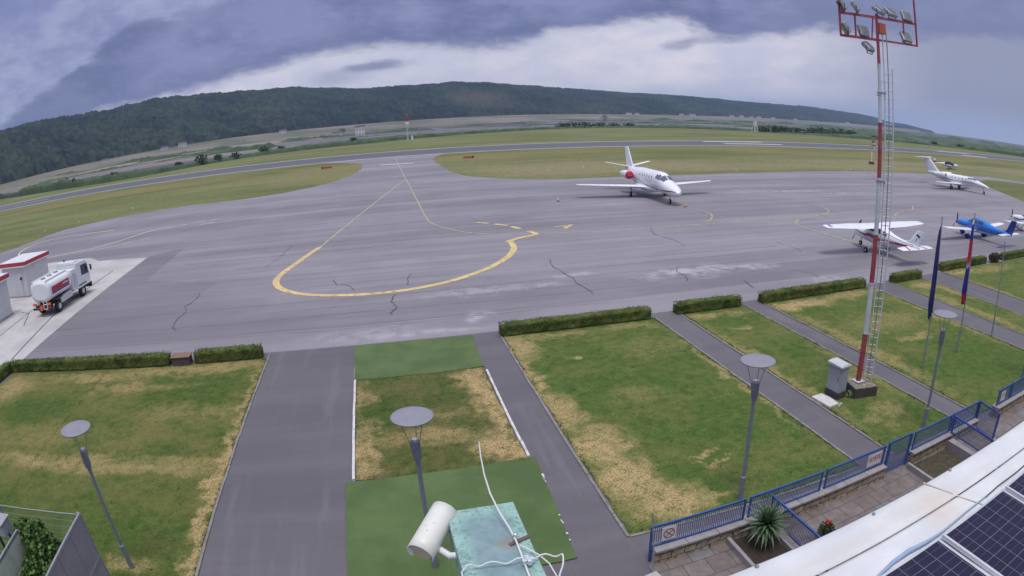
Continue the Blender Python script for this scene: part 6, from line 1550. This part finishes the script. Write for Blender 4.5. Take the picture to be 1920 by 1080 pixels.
mb = MB(); mb.bar((.22, -.07, .55), (.22, -.07, 1.22), .045); mb.bar((.60, -.07, .55), (.60, -.07, 1.22), .045); mb.bar((.22, -.07, .58), (.60, -.07, .58), .05); mb.bar((.22, -.07, .90), (.60, -.07, .90), .05); mb.build('rear_ladder', M['white'], th)
mb = MB(); mb.cyl((-.05, -.16, .66), (-.05, -.05, .66), .19, seg=24); mb.build('round_reflector', M['orange'], th)
mb = MB(); mb.box((-.28, -.05, 1.02), (.26, .14, .30), rz=.3); mb.build('valve_box', M['steel'], th, bevel=.03)
mb = MB(); mb.box((0, -.02, .58), (2.1, .12, .14)); mb.build('rear_bumper', M['dark'], th, bevel=.02)
mb = MB(); mb.box((.82, -.075, .72), (.30, .02, .10)); mb.build('plate', M['red'], th)

# ------------------------------------------------------------------ fuel station kiosks
KW = mat('kiosk_wall', (.54, .545, .555), .55, var=.04, scale=1.5, dirt=(.27, .27, .27), dirt_amt=.3)
def kiosk(lab, x, y, rz, wx, dy, h, parts):
    th = thing('fuel_kiosk', lab, 'kiosk', (x, y, .02), rz, 'white kiosks with red roof bands')
    mb = MB(); mb.box((0, 0, h / 2), (wx, dy, h)); mb.build('wall', KW, th, bevel=.02)
    mb = MB(); mb.box((0, 0, .06), (wx + .16, dy + .16, .12)); mb.build('plinth', M['concrete'], th)
    o = .22; X, Y = wx / 2 + o, dy / 2 + o
    mb = MB(); mb.prism([(-X, -Y), (X, -Y), (X, Y), (-X, Y)], h + .003, h + .42); rf = mb.build('roof', M['white'], th)
    for z0, z1, mt, e in ((h + .10, h + .42, 'red', .012), (h + .0, h + .085, 'white', .016)):
        for q in range(4):
            mb = MB()
            if q % 2 == 0: mb.box((0, (Y + e / 2) * (1 - q), (z0 + z1) / 2), (2 * X + 2 * e, e, z1 - z0))
            else: mb.box(((X + e / 2) * (2 - q), 0, (z0 + z1) / 2), (e, 2 * Y, z1 - z0))
            mb.build('fascia_band', M[mt], rf)
    mb = MB(); mb.box((0, 0, h + .43), (2 * X - .2, 2 * Y - .2, .03)); mb.build('roof_sheet', M['white'], rf)
    if parts:
        mb = MB(); mb.box((wx * .22, -dy / 2 - .02, h * .42), (.85, .04, h * .80)); d_ = mb.build('door', KW, th, bevel=.008)
        mb = MB(); mb.cyl((wx * .30, -dy / 2 - .04, h * .62), (wx * .30, -dy / 2 - .20, h * .62), .13, .11, 14); mb.build('meter', M['dark'], th)
        mb = MB(); mb.tube([(wx * .30, -dy / 2 - .06, h * .58), (wx * .30, -dy / 2 - .06, .12)], .03, 8); mb.build('downpipe', M['grey_white'], th)
        mb = MB(); mb.box((wx / 2 + .02, dy * .28, h * .55), (.04, .9, .8)); mb.build('side_hatch', KW, th, bevel=.008)
    return th
kiosk('larger white fuel kiosk with red roof band behind the tanker truck', -34.35, 47.0, R(-6), 3.5, 3.9, 2.62, True)
kiosk('white kiosk with red roof band cut by the left picture edge', -33.0, 37.0, R(-3), 3.1, 5.2, 2.75, True)

# ------------------------------------------------------------------ the air between here and the hill
m = bpy.data.materials.new('haze_air'); m.use_nodes = True
t = NT(m.node_tree); t.n.clear()
o_ = t.n.new('ShaderNodeOutputMaterial'); pv = t.n.new('ShaderNodeVolumePrincipled')
pv.inputs['Color'].default_value = (.50, .68, 1.0, 1); pv.inputs['Density'].default_value = .00013; pv.inputs['Anisotropy'].default_value = .0
t.l.new(pv.outputs[0], o_.inputs['Volume'])
m.cycles.homogeneous_volume = True
mb = MB(); mb.box((450, 2600, 84), (11100, 5900, 176)); hz = mb.build('haze', m)
tag(hz, None, None, None, 'stuff')
